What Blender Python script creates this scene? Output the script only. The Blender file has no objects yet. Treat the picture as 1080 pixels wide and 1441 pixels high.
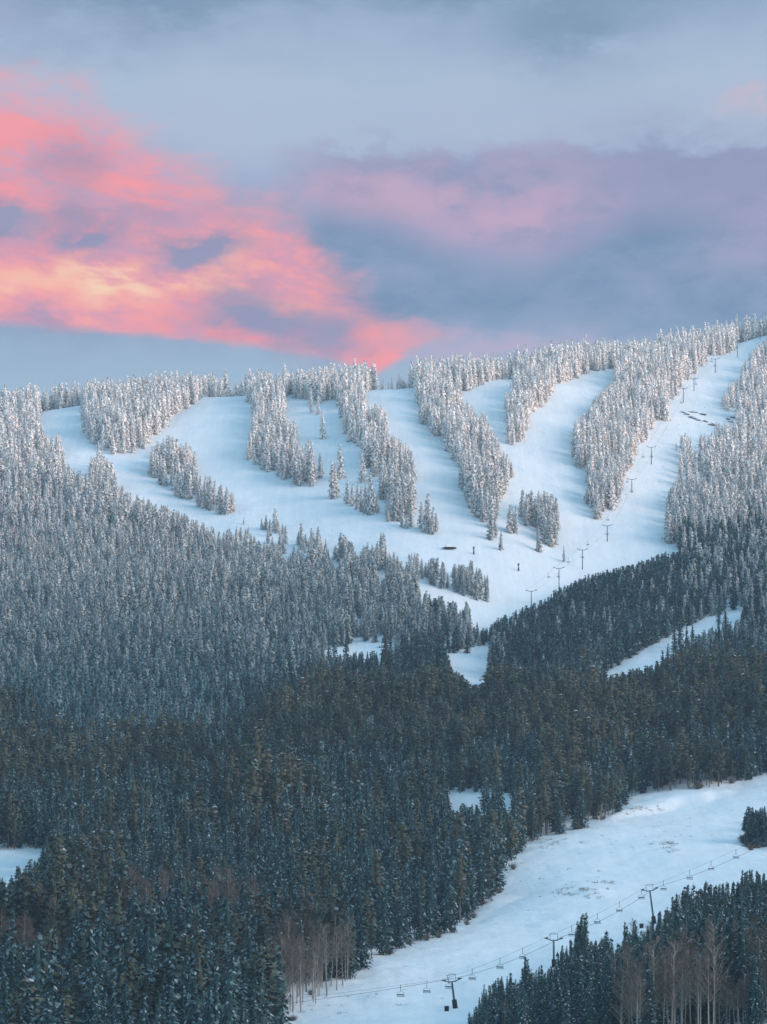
import bpy, math, random
import numpy as np
from math import radians as R
rng = np.random.default_rng(11)
random.seed(11)
SC = bpy.context.scene

# ------------------------------------------------------------------ camera
F = 5120.0                       # focal length in photograph pixels
TANP = (1150 - 720.5) / F        # the level line stands at row 1150
PITCH = math.atan(TANP)
cam_d = bpy.data.cameras.new('camera'); cam = bpy.data.objects.new('camera', cam_d)
SC.collection.objects.link(cam); SC.camera = cam
cam_d.sensor_fit = 'VERTICAL'; cam_d.sensor_height = 24.0; cam_d.lens = 24.0 * F / 1441
cam_d.clip_start = 1.0; cam_d.clip_end = 20000
cam.rotation_euler = (R(90) + PITCH, 0, 0)
SC.view_settings.view_transform = 'Standard'; SC.view_settings.look = 'None'
SC.view_settings.gamma = 1; SC.view_settings.exposure = 0.0
UNSEEN_RIDGE_TOP = 375.0
SUN_EL, SUN_AZ = R(13), R(112)   # azimuth clockwise from the view axis (+Y)
SC.cycles.max_bounces = 5; SC.cycles.diffuse_bounces = 3; SC.cycles.transparent_max_bounces = 4
SC.cycles.use_denoising = True

# ------------------------------------------------------------------ sun
sd = bpy.data.lights.new('sun', 'SUN'); sd.energy = 4.3; sd.angle = R(42); sd.color = (1.0, 0.74, 0.60)
sun = bpy.data.objects.new('sun', sd); SC.collection.objects.link(sun)
sun.rotation_euler = (R(90) - SUN_EL, 0, math.pi - SUN_AZ)

# ------------------------------------------------------------------ sky (world), in azimuth and elevation
W = bpy.data.worlds.new('World'); SC.world = W; W.use_nodes = True
nt = W.node_tree; N = nt.nodes; L = nt.links
for n in list(N): N.remove(n)
def sock(n, i, v):
    if hasattr(v, 'is_output') or isinstance(v, bpy.types.NodeSocket): L.new(v, n.inputs[i])
    else: n.inputs[i].default_value = v
def mth(op, a, b=0.0, c=0.0, clamp=False):
    n = N.new('ShaderNodeMath'); n.operation = op; n.use_clamp = clamp
    sock(n, 0, a); sock(n, 1, b)
    if op in ('MULTIPLY_ADD', 'SMOOTH_MIN'): sock(n, 2, c)
    return n.outputs[0]
def sstep(x, a, b):
    n = N.new('ShaderNodeMapRange'); n.interpolation_type = 'SMOOTHSTEP'
    sock(n, 0, x); n.inputs[1].default_value = a; n.inputs[2].default_value = b
    n.inputs[3].default_value = 0; n.inputs[4].default_value = 1
    return n.outputs[0]
def mixc(f, a, b):
    n = N.new('ShaderNodeMix'); n.data_type = 'RGBA'; sock(n, 0, f); sock(n, 6, a); sock(n, 7, b)
    return n.outputs[2]
def lin(r, g, b, k=1.0):
    f = lambda v: (v / 255 / 12.92 if v <= 10 else ((v / 255 + .055) / 1.055) ** 2.4)
    return (f(r) * k, f(g) * k, f(b) * k, 1)
tc = N.new('ShaderNodeTexCoord'); sx = N.new('ShaderNodeSeparateXYZ'); L.new(tc.outputs['Generated'], sx.inputs[0])
az = mth('ARCTAN2', sx.outputs[0], sx.outputs[1]); el = mth('ARCSINE', sx.outputs[2])
p0 = mth('MULTIPLY_ADD', az, 51.2, 5.4); q0 = mth('MULTIPLY_ADD', el, -51.2, 11.5)   # hundredths of a picture pixel, as angles
def comb(x, y, z=0.0):
    n = N.new('ShaderNodeCombineXYZ'); sock(n, 0, x); sock(n, 1, y); sock(n, 2, z); return n.outputs[0]
def noise(vec, scale, detail=5, rough=.55, dist=0.0):
    n = N.new('ShaderNodeTexNoise'); L.new(vec, n.inputs['Vector']); n.inputs['Scale'].default_value = scale
    n.inputs['Detail'].default_value = detail; n.inputs['Roughness'].default_value = rough; n.inputs['Distortion'].default_value = dist
    return n
v0 = comb(p0, mth('MULTIPLY', q0, 1.7))
wn = noise(v0, .7, 6, .6); ws = N.new('ShaderNodeSeparateColor'); L.new(wn.outputs['Color'], ws.inputs[0])
p = mth('ADD', p0, mth('MULTIPLY_ADD', ws.outputs[0], 1.7, -.85))
q = mth('ADD', q0, mth('MULTIPLY_ADD', ws.outputs[1], 1.2, -.6))
def blob(a, b, rx, ry, k=1.0, rot=0.0):
    dx = mth('SUBTRACT', p, a); dy = mth('SUBTRACT', q, b)
    if rot:
        c, s = math.cos(rot), math.sin(rot)
        ex = mth('ADD', mth('MULTIPLY', dx, c), mth('MULTIPLY', dy, s)); ey = mth('SUBTRACT', mth('MULTIPLY', dy, c), mth('MULTIPLY', dx, s)); dx, dy = ex, ey
    r2 = mth('ADD', mth('POWER', mth('ABSOLUTE', mth('DIVIDE', dx, rx)), 2.0), mth('POWER', mth('ABSOLUTE', mth('DIVIDE', dy, ry)), 2.0))
    return mth('MULTIPLY', mth('EXPONENT', mth('MULTIPLY', r2, -1.0)), k, clamp=True)
def ramp(x, pts, lo, hi):           # piecewise curve through (x, value)
    m = N.new('ShaderNodeMapRange'); sock(m, 0, x); m.inputs[1].default_value = lo; m.inputs[2].default_value = hi
    r = N.new('ShaderNodeValToRGB'); L.new(m.outputs[0], r.inputs[0]); e = r.color_ramp.elements
    r.color_ramp.interpolation = 'EASE' if False else 'LINEAR'
    for i, (a, c) in enumerate(pts):
        t = (a - lo) / (hi - lo)
        el_ = e[i] if i < 2 else e.new(t)
        el_.position = t
    for i, (a, c) in enumerate(sorted(pts)):
        e[i].color = c if isinstance(c, tuple) else (c, c, c, 1)
    return r.outputs[0]
col = ramp(q, [(-3, lin(150, 172, 202)), (0, lin(148, 170, 198)), (1.2, lin(168, 187, 210)), (2.1, lin(168, 183, 208)), (2.9, lin(150, 162, 194)),
               (3.8, lin(126, 152, 184)), (4.5, lin(132, 156, 188)), (4.9, lin(146, 170, 196)), (5.5, lin(152, 180, 205)), (7.0, lin(165, 184, 210))], -3, 7)
fine = noise(comb(mth('MULTIPLY', p0, .55), mth('ADD', q0, mth('MULTIPLY', ws.outputs[1], .5))), 2.3, 9, .64, .25).outputs[0]
def thru(a, lo, hi): return sstep(a, lo, hi)
vw = comb(mth('MULTIPLY', p0, .42), mth('MULTIPLY', q0, 1.15), 7.0)
nb = noise(vw, 1.0, 9, .60).outputs[0]                                   # broad streaks, torn edges
nb0 = mth('MULTIPLY_ADD', nb, 2.0, -1.0)
fine0 = mth('MULTIPLY_ADD', fine, 2.0, -1.0)
def torn(x, lo, hi, k1=1.0, k2=.8): return sstep(mth('ADD', mth('ADD', x, mth('MULTIPLY', nb0, k1)), mth('MULTIPLY', fine0, k2)), lo, hi)
# grey-blue cloud streaks high up
col = mixc(mth('MULTIPLY', blob(1.9, .05, 1.9, .5, 1.0), torn(0.15, -.35, .35), clamp=True), col, lin(108, 138, 170))
col = mixc(mth('MULTIPLY', blob(8.1, .35, 1.2, .75), torn(0.2, -.3, .35)), col, lin(116, 144, 174))
col = mixc(mth('MULTIPLY', blob(5.6, -.25, 5.5, .42), torn(0.2, -.4, .3)), col, lin(112, 142, 172))
col = mixc(mth('MULTIPLY', blob(.2, .6, 2.0, .5), torn(0.0, -.3, .5)), col, lin(146, 160, 192))
# mauve band right of the glow
band = mth('MULTIPLY', torn(mth('SUBTRACT', q0, 2.15), -.16, .14, .35, .45), mth('SUBTRACT', 1.0, torn(mth('SUBTRACT', q0, 3.9), -.5, .5, .4, .3)))
band = mth('MULTIPLY', band, sstep(p, 3.3, 5.2))
col = mixc(mth('MULTIPLY', band, .92), col, mixc(torn(0.0, -.5, .6), lin(134, 144, 178), lin(166, 152, 186)))
col = mixc(mth('MULTIPLY', mth('MULTIPLY', blob(7.0, 2.95, 1.6, .5), .8), torn(0.15, -.4, .5)), col, lin(198, 158, 188))
col = mixc(mth('MULTIPLY', mth('MULTIPLY', blob(5.0, 2.8, 1.2, .36), .75), torn(0.1, -.4, .5)), col, lin(206, 160, 184))
col = mixc(mth('MULTIPLY', blob(5.5, 1.95, .55, .28), torn(0.0, -.2, .5)), col, lin(150, 150, 188))
col = mixc(mth('MULTIPLY', blob(9.9, 2.3, 1.6, .5), torn(0.1, -.4, .4)), col, lin(130, 140, 176))
# slate bank below it
up_ = mth('MULTIPLY', ramp(p0, [(3.8, .31), (4.6, .29), (5.4, .305), (6.1, .345), (6.8, .37), (7.6, .375), (8.3, .335), (9.1, .29), (10, .305), (11, .325)], 3.8, 11), 10)
bank = torn(mth('SUBTRACT', q0, up_), -.25, .45, .5, .45)
bank = mth('MULTIPLY', mth('MULTIPLY', bank, sstep(p, 3.7, 4.7)), mth('SUBTRACT', 1.0, sstep(mth('ADD', q0, mth('MULTIPLY', nb0, .3)), 4.25, 4.95)))
col = mixc(mth('MULTIPLY', bank, .97), col, mixc(torn(0.0, -.6, .6), lin(102, 133, 168), lin(126, 146, 182)))
col = mixc(mth('MULTIPLY', mth('MULTIPLY', blob(10.6, 3.5, .7, .45), .45), torn(0.1, -.4, .5)), col, lin(176, 156, 188))
col = mixc(mth('MULTIPLY', mth('MULTIPLY', blob(10.55, 1.5, .5, .13), .6), torn(0.2, -.3, .5)), col, lin(222, 180, 192))
col = mixc(mth('MULTIPLY', mth('MULTIPLY', blob(7.0, 4.9, 1.8, .2), .65), torn(0.25, -.4, .4)), col, lin(194, 164, 194))
# the glowing bank on the left
top = mth('MULTIPLY', ramp(p0, [(-8, .30), (-2, .10), (0, .105), (1.2, .12), (2.0, .19), (3.0, .235), (3.8, .27), (4.3, .32), (4.8, .385), (5.4, .435), (6.1, .468), (7, .50)], -8, 7), 10)
bot = mth('MULTIPLY', ramp(p0, [(-8, .42), (-2, .46), (0, .466), (2, .478), (3.5, .493), (4.6, .508), (5.3, .53), (6.1, .488), (7, .47)], -8, 7), 10)
dtop = mth('SUBTRACT', q0, top)
mk = torn(dtop, -.3, .85, .8, .5)
mk = mth('MULTIPLY', mk, sstep(mth('ADD', mth('SUBTRACT', bot, q0), mth('MULTIPLY', fine0, .12)), -.03, .16))
mk = mth('MULTIPLY', mk, sstep(p0, -14, -4))
vs = comb(mth('ADD', mth('MULTIPLY', p0, .5), mth('MULTIPLY', ws.outputs[0], .5)), mth('ADD', mth('MULTIPLY', q0, 1.35), mth('MULTIPLY', p0, -.17)), 3.3)
st = noise(vs, 1.2, 9, .60).outputs[0]
st2 = noise(vs, 3.2, 6, .6).outputs[0]
stx = mth('ADD', mth('MULTIPLY', st, .7), mth('MULTIPLY', st2, .3))
low = sstep(q0, 2.0, 3.6)
mk = mth('MULTIPLY', mk, mth('MULTIPLY_ADD', sstep(stx, .36, .54), mth('MULTIPLY_ADD', low, -.25, .50), mth('MULTIPLY_ADD', low, .40, .42)))
pink = mixc(sstep(stx, .38, .60), lin(226, 146, 168), lin(255, 142, 144))
heat = mth('MULTIPLY', mth('ADD', blob(1.1, 3.95, 2.7, .42), mth('MULTIPLY', blob(3.6, 3.75, 1.5, .45, rot=.5), .45)), sstep(stx, .40, .62), clamp=True)
pink = mixc(mth('MULTIPLY', heat, .8), pink, lin(255, 188, 158))
pink = mixc(mth('MULTIPLY', blob(1.8, 4.0, 1.3, .16), sstep(stx, .44, .58)), pink, lin(255, 216, 176))
col = mixc(mk, col, pink)
for a, b, rx, ry, k in ((.0, 3.05, .45, .2, .95), (1.15, 3.35, .55, .28, .95), (.85, 3.0, .3, .2, .6), (2.8, 3.6, .55, .2, .85), (3.7, 4.55, .8, .30, .8), (4.5, 4.75, .6, .3, .7), (.6, 4.5, .6, .10, .5), (3.4, 4.25, .4, .2, .5), (1.0, 2.4, .5, .3, .5), (2.2, 3.1, .5, .16, .4)):
    col = mixc(mth('MULTIPLY', mth('MULTIPLY', blob(a, b, rx * 1.1, ry * 1.1), k * 1.45), torn(.35, -.45, .4), clamp=True), col, lin(142, 138, 172))
col = mixc(mth('MULTIPLY', torn(0.0, -.9, .9), .12), col, lin(205, 212, 226))
# above the picture the cloud deck opens onto the clear sky
sky = N.new('ShaderNodeTexSky'); sky.sky_type = 'NISHITA'; sky.sun_disc = False
sky.sun_elevation = SUN_EL; sky.sun_rotation = SUN_AZ; sky.altitude = 2600; sky.air_density = 1.0; sky.ozone_density = 1.5
SKY_STR = 0.1
cl10 = N.new('ShaderNodeVectorMath'); cl10.operation = 'SCALE'; L.new(col, cl10.inputs[0]); cl10.inputs['Scale'].default_value = 1 / SKY_STR
skb = N.new('ShaderNodeVectorMath'); skb.operation = 'SCALE'; L.new(sky.outputs[0], skb.inputs[0]); skb.inputs['Scale'].default_value = 4.6
tint = N.new('ShaderNodeVectorMath'); tint.operation = 'MULTIPLY'; L.new(skb.outputs[0], tint.inputs[0]); tint.inputs[1].default_value = (1.26, 1.44, 1.12)
fin = mixc(sstep(el, .24, .45), cl10.outputs[0], tint.outputs[0])
bg = N.new('ShaderNodeBackground'); L.new(fin, bg.inputs[0]); bg.inputs[1].default_value = SKY_STR
wo = N.new('ShaderNodeOutputWorld'); L.new(bg.outputs[0], wo.inputs[0])
W.cycles.sampling_method = 'MANUAL'; W.cycles.sample_map_resolution = 1024

# ------------------------------------------------------------------ helpers
COL = SC.collection
def tag(o, label=None, cat=None, group=None, kind=None):
    if label: o['label'] = label
    if cat: o['category'] = cat
    if group: o['group'] = group
    if kind: o['kind'] = kind
    return o
def mesh(name, v, f, mats, mi=None, smooth=False):
    m = bpy.data.meshes.new(name)
    v = np.asarray(v, dtype=np.float32)
    if isinstance(f, np.ndarray):
        k = f.shape[1]; m.vertices.add(len(v)); m.vertices.foreach_set('co', v.ravel())
        m.loops.add(f.size); m.loops.foreach_set('vertex_index', f.ravel().astype(np.int32))
        m.polygons.add(len(f)); m.polygons.foreach_set('loop_start', np.arange(0, f.size, k, dtype=np.int32))
        m.update(calc_edges=True)
    else: m.from_pydata([tuple(map(float, a)) for a in v], [], f)
    for a in mats: m.materials.append(a)
    if mi is not None: m.polygons.foreach_set('material_index', np.asarray(mi, dtype=np.int32))
    if smooth: m.polygons.foreach_set('use_smooth', np.ones(len(m.polygons), dtype=bool))
    m.update(); return m
def link(name, me, parent=None, loc=None):
    o = bpy.data.objects.new(name, me); COL.objects.link(o)
    if parent is not None: o.parent = parent
    if loc is not None: o.location = loc
    return o
def empty(name, loc, rz=0.0):
    o = bpy.data.objects.new(name, None); COL.objects.link(o); o.location = loc; o.rotation_euler = (0, 0, rz); return o
class MB:
    def __init__(s): s.v = []; s.f = []; s.m = []
    def box(s, c, size, rot=None, mi=0, taper=1.0):
        b = len(s.v); hx, hy, hz = size[0] / 2, size[1] / 2, size[2] / 2
        for z in (-1, 1):
            t = taper if z > 0 else 1.0
            for x, y in ((-1, -1), (1, -1), (1, 1), (-1, 1)):
                p_ = np.array([x * hx * t, y * hy * t, z * hz])
                if rot is not None: p_ = rot @ p_
                s.v.append(p_ + np.array(c))
        for q_ in ((0, 3, 2, 1), (4, 5, 6, 7), (0, 1, 5, 4), (1, 2, 6, 5), (2, 3, 7, 6), (3, 0, 4, 7)):
            s.f.append(tuple(b + i for i in q_)); s.m.append(mi)
        return s
    def tube(s, pts, rad, n=8, mi=0, cap=True):
        pts = [np.array(p_, float) for p_ in pts]; rad = [rad] * len(pts) if np.isscalar(rad) else rad; b = len(s.v)
        for i, p_ in enumerate(pts):
            d = pts[min(i + 1, len(pts) - 1)] - pts[max(i - 1, 0)]; d = d / (np.linalg.norm(d) + 1e-9)
            a = np.cross(d, [0, 0, 1.0] if abs(d[2]) < .9 else [1.0, 0, 0]); a /= np.linalg.norm(a); c = np.cross(d, a)
            for k in range(n):
                t = 2 * math.pi * k / n; s.v.append(p_ + rad[i] * (math.cos(t) * a + math.sin(t) * c))
        for i in range(len(pts) - 1):
            for k in range(n):
                k2 = (k + 1) % n; s.f.append((b + i * n + k, b + i * n + k2, b + (i + 1) * n + k2, b + (i + 1) * n + k)); s.m.append(mi)
        if cap:
            s.f.append(tuple(b + k for k in range(n))[::-1]); s.m.append(mi)
            s.f.append(tuple(b + (len(pts) - 1) * n + k for k in range(n))); s.m.append(mi)
        return s
    def mesh(s, name, mats, smooth=False): return mesh(name, s.v, s.f, mats, s.m, smooth)
    def build(s, name, mats, parent=None, smooth=False):
        return link(name, s.mesh(name, mats if isinstance(mats, (list, tuple)) else [mats], smooth), parent)

# ------------------------------------------------------------------ materials
def newmat(name):
    m = bpy.data.materials.new(name); m.use_nodes = True; return m, m.node_tree.nodes, m.node_tree.links, m.node_tree.nodes['Principled BSDF']
def flat(name, c, rough=.7, metal=0.0, var=.25, scale=2.0):
    m, n, l, b = newmat(name); tcn = n.new('ShaderNodeTexCoord'); no = n.new('ShaderNodeTexNoise'); no.inputs['Scale'].default_value = scale; no.inputs['Detail'].default_value = 4
    l.new(tcn.outputs['Object'], no.inputs['Vector'])
    mx = n.new('ShaderNodeMix'); mx.data_type = 'RGBA'; l.new(no.outputs[0], mx.inputs[0])
    mx.inputs[6].default_value = tuple(x * (1 - var) for x in c) + (1,); mx.inputs[7].default_value = tuple(min(1, x * (1 + var)) for x in c) + (1,)
    l.new(mx.outputs[2], b.inputs['Base Color']); b.inputs['Roughness'].default_value = rough; b.inputs['Metallic'].default_value = metal
    b.inputs['Specular IOR Level'].default_value = .3
    return m
def foliage(name, c1, c2, rime=None, white=None, zlo=None, zhi=None, flo=0, fhi=1, transl=False):
    """needles: colour varies from tree to tree and inside a crown; rime: how much frost coats the needles, growing with altitude"""
    m, n, l, b = newmat(name)
    oi = n.new('ShaderNodeObjectInfo'); ge = n.new('ShaderNodeNewGeometry')
    no = n.new('ShaderNodeTexNoise'); no.inputs['Scale'].default_value = 1.1; no.inputs['Detail'].default_value = 3
    tcn = n.new('ShaderNodeTexCoord'); l.new(tcn.outputs['Object'], no.inputs['Vector'])
    a = n.new('ShaderNodeMath'); a.operation = 'MULTIPLY_ADD'; l.new(oi.outputs['Random'], a.inputs[0]); a.inputs[1].default_value = .8; 
    a2 = n.new('ShaderNodeMath'); a2.operation = 'MULTIPLY_ADD'; l.new(no.outputs[0], a2.inputs[0]); a2.inputs[1].default_value = .6; a2.inputs[2].default_value = -.2
    pn = n.new('ShaderNodeTexNoise'); pn.inputs['Scale'].default_value = .012; pn.inputs['Detail'].default_value = 3; l.new(oi.outputs['Location'], pn.inputs['Vector'])
    pm = n.new('ShaderNodeMath'); pm.operation = 'MULTIPLY_ADD'; l.new(pn.outputs[0], pm.inputs[0]); pm.inputs[1].default_value = 2.2; pm.inputs[2].default_value = -1.1
    pa_ = n.new('ShaderNodeMath'); pa_.operation = 'ADD'; l.new(pm.outputs[0], pa_.inputs[0]); l.new(a2.outputs[0], pa_.inputs[1]); l.new(pa_.outputs[0], a.inputs[2]); a.use_clamp = True
    mx = n.new('ShaderNodeMix'); mx.data_type = 'RGBA'; l.new(a.outputs[0], mx.inputs[0]); mx.inputs[6].default_value = c1 + (1,); mx.inputs[7].default_value = c2 + (1,)
    out = mx.outputs[2]
    if white is not None:
        sp = n.new('ShaderNodeSeparateXYZ'); l.new(oi.outputs['Location'], sp.inputs[0])
        mr = n.new('ShaderNodeMapRange'); l.new(sp.outputs[2], mr.inputs[0]); mr.inputs[1].default_value = zlo; mr.inputs[2].default_value = zhi
        mr.inputs[3].default_value = flo; mr.inputs[4].default_value = fhi
        ad = n.new('ShaderNodeMath'); ad.operation = 'MULTIPLY_ADD'; l.new(oi.outputs['Random'], ad.inputs[0]); ad.inputs[1].default_value = .22
        sb = n.new('ShaderNodeMath'); sb.operation = 'SUBTRACT'; l.new(mr.outputs[0], sb.inputs[0]); sb.inputs[1].default_value = .11; l.new(sb.outputs[0], ad.inputs[2]); ad.use_clamp = True
        m2 = n.new('ShaderNodeMix'); m2.data_type = 'RGBA'; l.new(ad.outputs[0], m2.inputs[0]); l.new(out, m2.inputs[6]); m2.inputs[7].default_value = white + (1,)
        out = m2.outputs[2]
    l.new(out, b.inputs['Base Color']); b.inputs['Roughness'].default_value = .8; b.inputs['Specular IOR Level'].default_value = .15
    return m
NEEDLE = foliage('spruce_needles', (.010, .042, .050), (.040, .092, .084))
NEEDLE_F = foliage('needles_under_rime', (.02, .045, .06), (.05, .08, .09), white=(.66, .66, .68), zlo=55, zhi=245, flo=.02, fhi=.92)
RIME = foliage('rime_on_needles', (.060, .140, .160), (.13, .230, .250), white=(.95, .88, .83), zlo=46, zhi=236, flo=.0, fhi=1.0)
PINE = foliage('pine_needles', (.030, .056, .046), (.132, .130, .084))
SNOWB = foliage('snow_on_branches', (.24, .29, .31), (.42, .45, .46))
DUST = foliage('snow_dusted_needles', (.075, .145, .165), (.15, .225, .24))
BARK = foliage('bark', (.06, .045, .035), (.12, .085, .06))
PBARK = foliage('pine_bark', (.10, .085, .07), (.18, .15, .12))
ASP = foliage('aspen_bark', (.19, .17, .14), (.36, .32, .27))
TWIG = foliage('bare_twigs', (.115, .09, .075), (.18, .148, .122))
def snow_mat():
    m, n, l, b = newmat('snow'); tcn = n.new('ShaderNodeTexCoord')
    n1 = n.new('ShaderNodeTexNoise'); n1.inputs['Scale'].default_value = .035; n1.inputs['Detail'].default_value = 6; l.new(tcn.outputs['Object'], n1.inputs['Vector'])
    n2 = n.new('ShaderNodeTexNoise'); n2.inputs['Scale'].default_value = .5; n2.inputs['Detail'].default_value = 5; l.new(tcn.outputs['Object'], n2.inputs['Vector'])
    mx = n.new('ShaderNodeMix'); mx.data_type = 'RGBA'; l.new(n1.outputs[0], mx.inputs[0]); mx.inputs[6].default_value = (.79, .80, .81, 1); mx.inputs[7].default_value = (.87, .87, .88, 1)
    mp = n.new('ShaderNodeMapping'); mp.inputs['Scale'].default_value = (.33, .012, .02); mp.inputs['Rotation'].default_value = (0, 0, .10); l.new(tcn.outputs['Object'], mp.inputs[0])
    n4 = n.new('ShaderNodeTexNoise'); n4.inputs['Scale'].default_value = 1.0; n4.inputs['Detail'].default_value = 5; n4.inputs['Roughness'].default_value = .7; n4.inputs['Distortion'].default_value = .4; l.new(mp.outputs[0], n4.inputs['Vector'])
    r4 = n.new('ShaderNodeMapRange'); l.new(n4.outputs[0], r4.inputs[0]); r4.inputs[1].default_value = .35; r4.inputs[2].default_value = .65; r4.inputs[3].default_value = .94; r4.inputs[4].default_value = 1.02
    sc4 = n.new('ShaderNodeVectorMath'); sc4.operation = 'SCALE'; l.new(mx.outputs[2], sc4.inputs[0]); l.new(r4.outputs[0], sc4.inputs['Scale'])
    l.new(sc4.outputs[0], b.inputs['Base Color']); b.inputs['Roughness'].default_value = .75; b.inputs['Specular IOR Level'].default_value = .25
    bp = n.new('ShaderNodeBump'); bp.inputs['Strength'].default_value = .5; bp.inputs['Distance'].default_value = .5; l.new(n2.outputs[0], bp.inputs['Height'])
    n3 = n.new('ShaderNodeTexNoise'); n3.inputs['Scale'].default_value = 2.2; n3.inputs['Detail'].default_value = 6; n3.inputs['Roughness'].default_value = .7; l.new(tcn.outputs['Object'], n3.inputs['Vector'])
    b3 = n.new('ShaderNodeBump'); b3.inputs['Strength'].default_value = .7; b3.inputs['Distance'].default_value = .22; l.new(n3.outputs[0], b3.inputs['Height']); l.new(bp.outputs[0], b3.inputs['Normal'])
    b2 = n.new('ShaderNodeBump'); b2.inputs['Strength'].default_value = .6; b2.inputs['Distance'].default_value = 4.0; l.new(n1.outputs[0], b2.inputs['Height']); l.new(b3.outputs[0], b2.inputs['Normal'])
    l.new(b2.outputs[0], b.inputs['Normal']); return m
SNOW = snow_mat()
STEEL = flat('dark_teal_steel', (.045, .085, .10), .6, .2)
BLACK = flat('black_padding', (.012, .014, .018), .8)
CABLE = flat('steel_cable', (.10, .12, .14), .6, .2)
SEATM = flat('chair_seat', (.10, .14, .16), .6)
WOOD = flat('dark_wood', (.07, .055, .045), .8)
ROCK = flat('rock', (.13, .12, .12), .9, var=.4)

# ------------------------------------------------------------------ terrain: depth -> row of the ground, for nine lines of sight
COLS = {
 -300: [(600,1560),(700,1510),(850,1450),(1000,1335),(1150,1235),(1400,1145),(1600,1070),(1750,1000),(1900,915),(2050,820),(2200,725),(2350,650),(2450,615),(2550,625),(2800,740),(3300,980)],
 0: [(600,1560),(700,1500),(850,1445),(1000,1330),(1150,1222),(1250,1185),(1400,1135),(1600,1060),(1750,985),(1900,900),(2050,805),(2200,705),(2350,620),(2440,587),(2550,602),(2800,720),(3300,960)],
 100: [(600,1560),(700,1500),(850,1445),(1000,1330),(1150,1222),(1250,1185),(1400,1135),(1600,1060),(1750,985),(1900,900),(2050,803),(2200,698),(2350,608),(2450,569),(2560,585),(2800,700),(3300,960)],
 270: [(600,1560),(700,1500),(850,1445),(1000,1335),(1150,1240),(1300,1170),(1450,1115),(1600,1060),(1750,985),(1900,900),(2050,810),(2200,710),(2350,610),(2450,555),(2560,570),(2800,690),(3300,950)],
 405: [(600,1560),(700,1500),(850,1442),(1000,1338),(1120,1265),(1300,1180),(1450,1115),(1600,1055),(1750,985),(1900,900),(2050,805),(2200,700),(2350,600),(2450,549),(2560,566),(2800,680),(3300,950)],
 540: [(600,1550),(700,1510),(880,1412),(1000,1345),(1100,1290),(1250,1205),(1400,1140),(1500,1095),(1600,1040),(1670,1008),(1720,998),(1780,962),(1830,925),(1900,882),(2000,812),(2100,745),(2300,610),(2430,545),(2540,560),(2800,680),(3300,950)],
 640: [(600,1540),(700,1505),(800,1465),(880,1420),(1040,1315),(1200,1225),(1350,1150),(1450,1105),(1550,1055),(1650,1000),(1700,998),(1750,965),(1800,940),(1850,912),(1900,885),(1960,850),(2050,780),(2200,680),(2350,595),(2460,537),(2560,552),(2800,670),(3300,940)],
 720: [(600,1530),(700,1495),(800,1450),(900,1398),(1040,1308),(1190,1205),(1300,1155),(1400,1115),(1500,1070),(1600,1010),(1650,990),(1700,1000),(1780,968),(1830,932),(1880,899),(1930,897),(1960,870),(2050,795),(2200,690),(2350,590),(2480,527),(2570,540),(2800,650),(3300,930)],
 810: [(600,1510),(700,1475),(800,1432),(900,1395),(950,1355),(1040,1290),(1200,1190),(1240,1165),(1350,1120),(1450,1075),(1550,1022),(1620,987),(1680,985),(1720,968),(1800,932),(1900,878),(1960,849),(2010,850),(2060,818),(2150,745),(2300,640),(2450,555),(2580,508),(2660,520),(2850,620),(3300,900)],
 945: [(600,1490),(700,1455),(780,1410),(850,1372),(1010,1303),(1040,1285),(1200,1190),(1350,1117),(1450,1075),(1550,1027),(1650,978),(1700,957),(1750,932),(1800,906),(1900,857),(2000,814),(2060,815),(2120,775),(2250,700),(2400,610),(2550,540),(2720,494),(2800,506),(3000,600),(3300,850)],
 1080: [(600,1470),(700,1435),(780,1390),(900,1335),(1040,1270),(1220,1190),(1400,1097),(1500,1050),(1600,1005),(1700,952),(1780,902),(1840,862),(1950,810),(2030,787),(2090,788),(2150,768),(2300,690),(2500,580),(2700,500),(2830,467),(2920,480),(3100,570),(3300,800)],
 1400: [(600,1440),(700,1400),(780,1360),(900,1305),(1040,1240),(1220,1160),(1400,1067),(1500,1020),(1600,970),(1700,915),(1780,870),(1840,830),(1950,780),(2030,755),(2090,755),(2150,740),(2300,660),(2500,560),(2700,480),(2850,440),(2950,450),(3100,530),(3300,760)],
}
def row_to_z(py, Y):
    t = (720.5 - py) / F
    return Y * (TANP + t) / (1 - t * TANP)
YS = np.concatenate([np.arange(60, 600, 30.), np.arange(600, 850, 4.), np.arange(850, 1420, 2.), np.arange(1420, 2960, 4.), np.arange(2960, 3320, 20.)])
def gsm(a, s, axis):
    r = int(3 * s + 1); k = np.exp(-.5 * (np.arange(-r, r + 1) / s) ** 2); k /= k.sum()
    pad = [(0, 0)] * a.ndim; pad[axis] = (r, r); b = np.pad(a, pad, mode='edge')
    return np.apply_along_axis(lambda x: np.convolve(x, k, mode='valid'), axis, b)
UPX = np.arange(-900, 2000.1, 7.0)
ck = sorted(COLS)
zt = []
for c in ck:
    pts = COLS[c]; yk = np.array([a for a, _ in pts], float); zk = row_to_z(np.array([b for _, b in pts], float), yk)
    yk = np.concatenate([[60], yk]); zk = np.concatenate([[zk[0] - 12], zk])
    zt.append(np.interp(YS, yk, zk))
zt = np.array(zt)
GZ = np.array([np.interp(UPX, ck, zt[:, j]) for j in range(len(YS))]).T     # (column, depth)
GZ = gsm(GZ, 5.0, 1); GZ = gsm(GZ, 4.0, 0)
UU, YY = np.meshgrid((UPX - 540) / F, YS, indexing='ij'); XX = UU * YY
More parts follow.
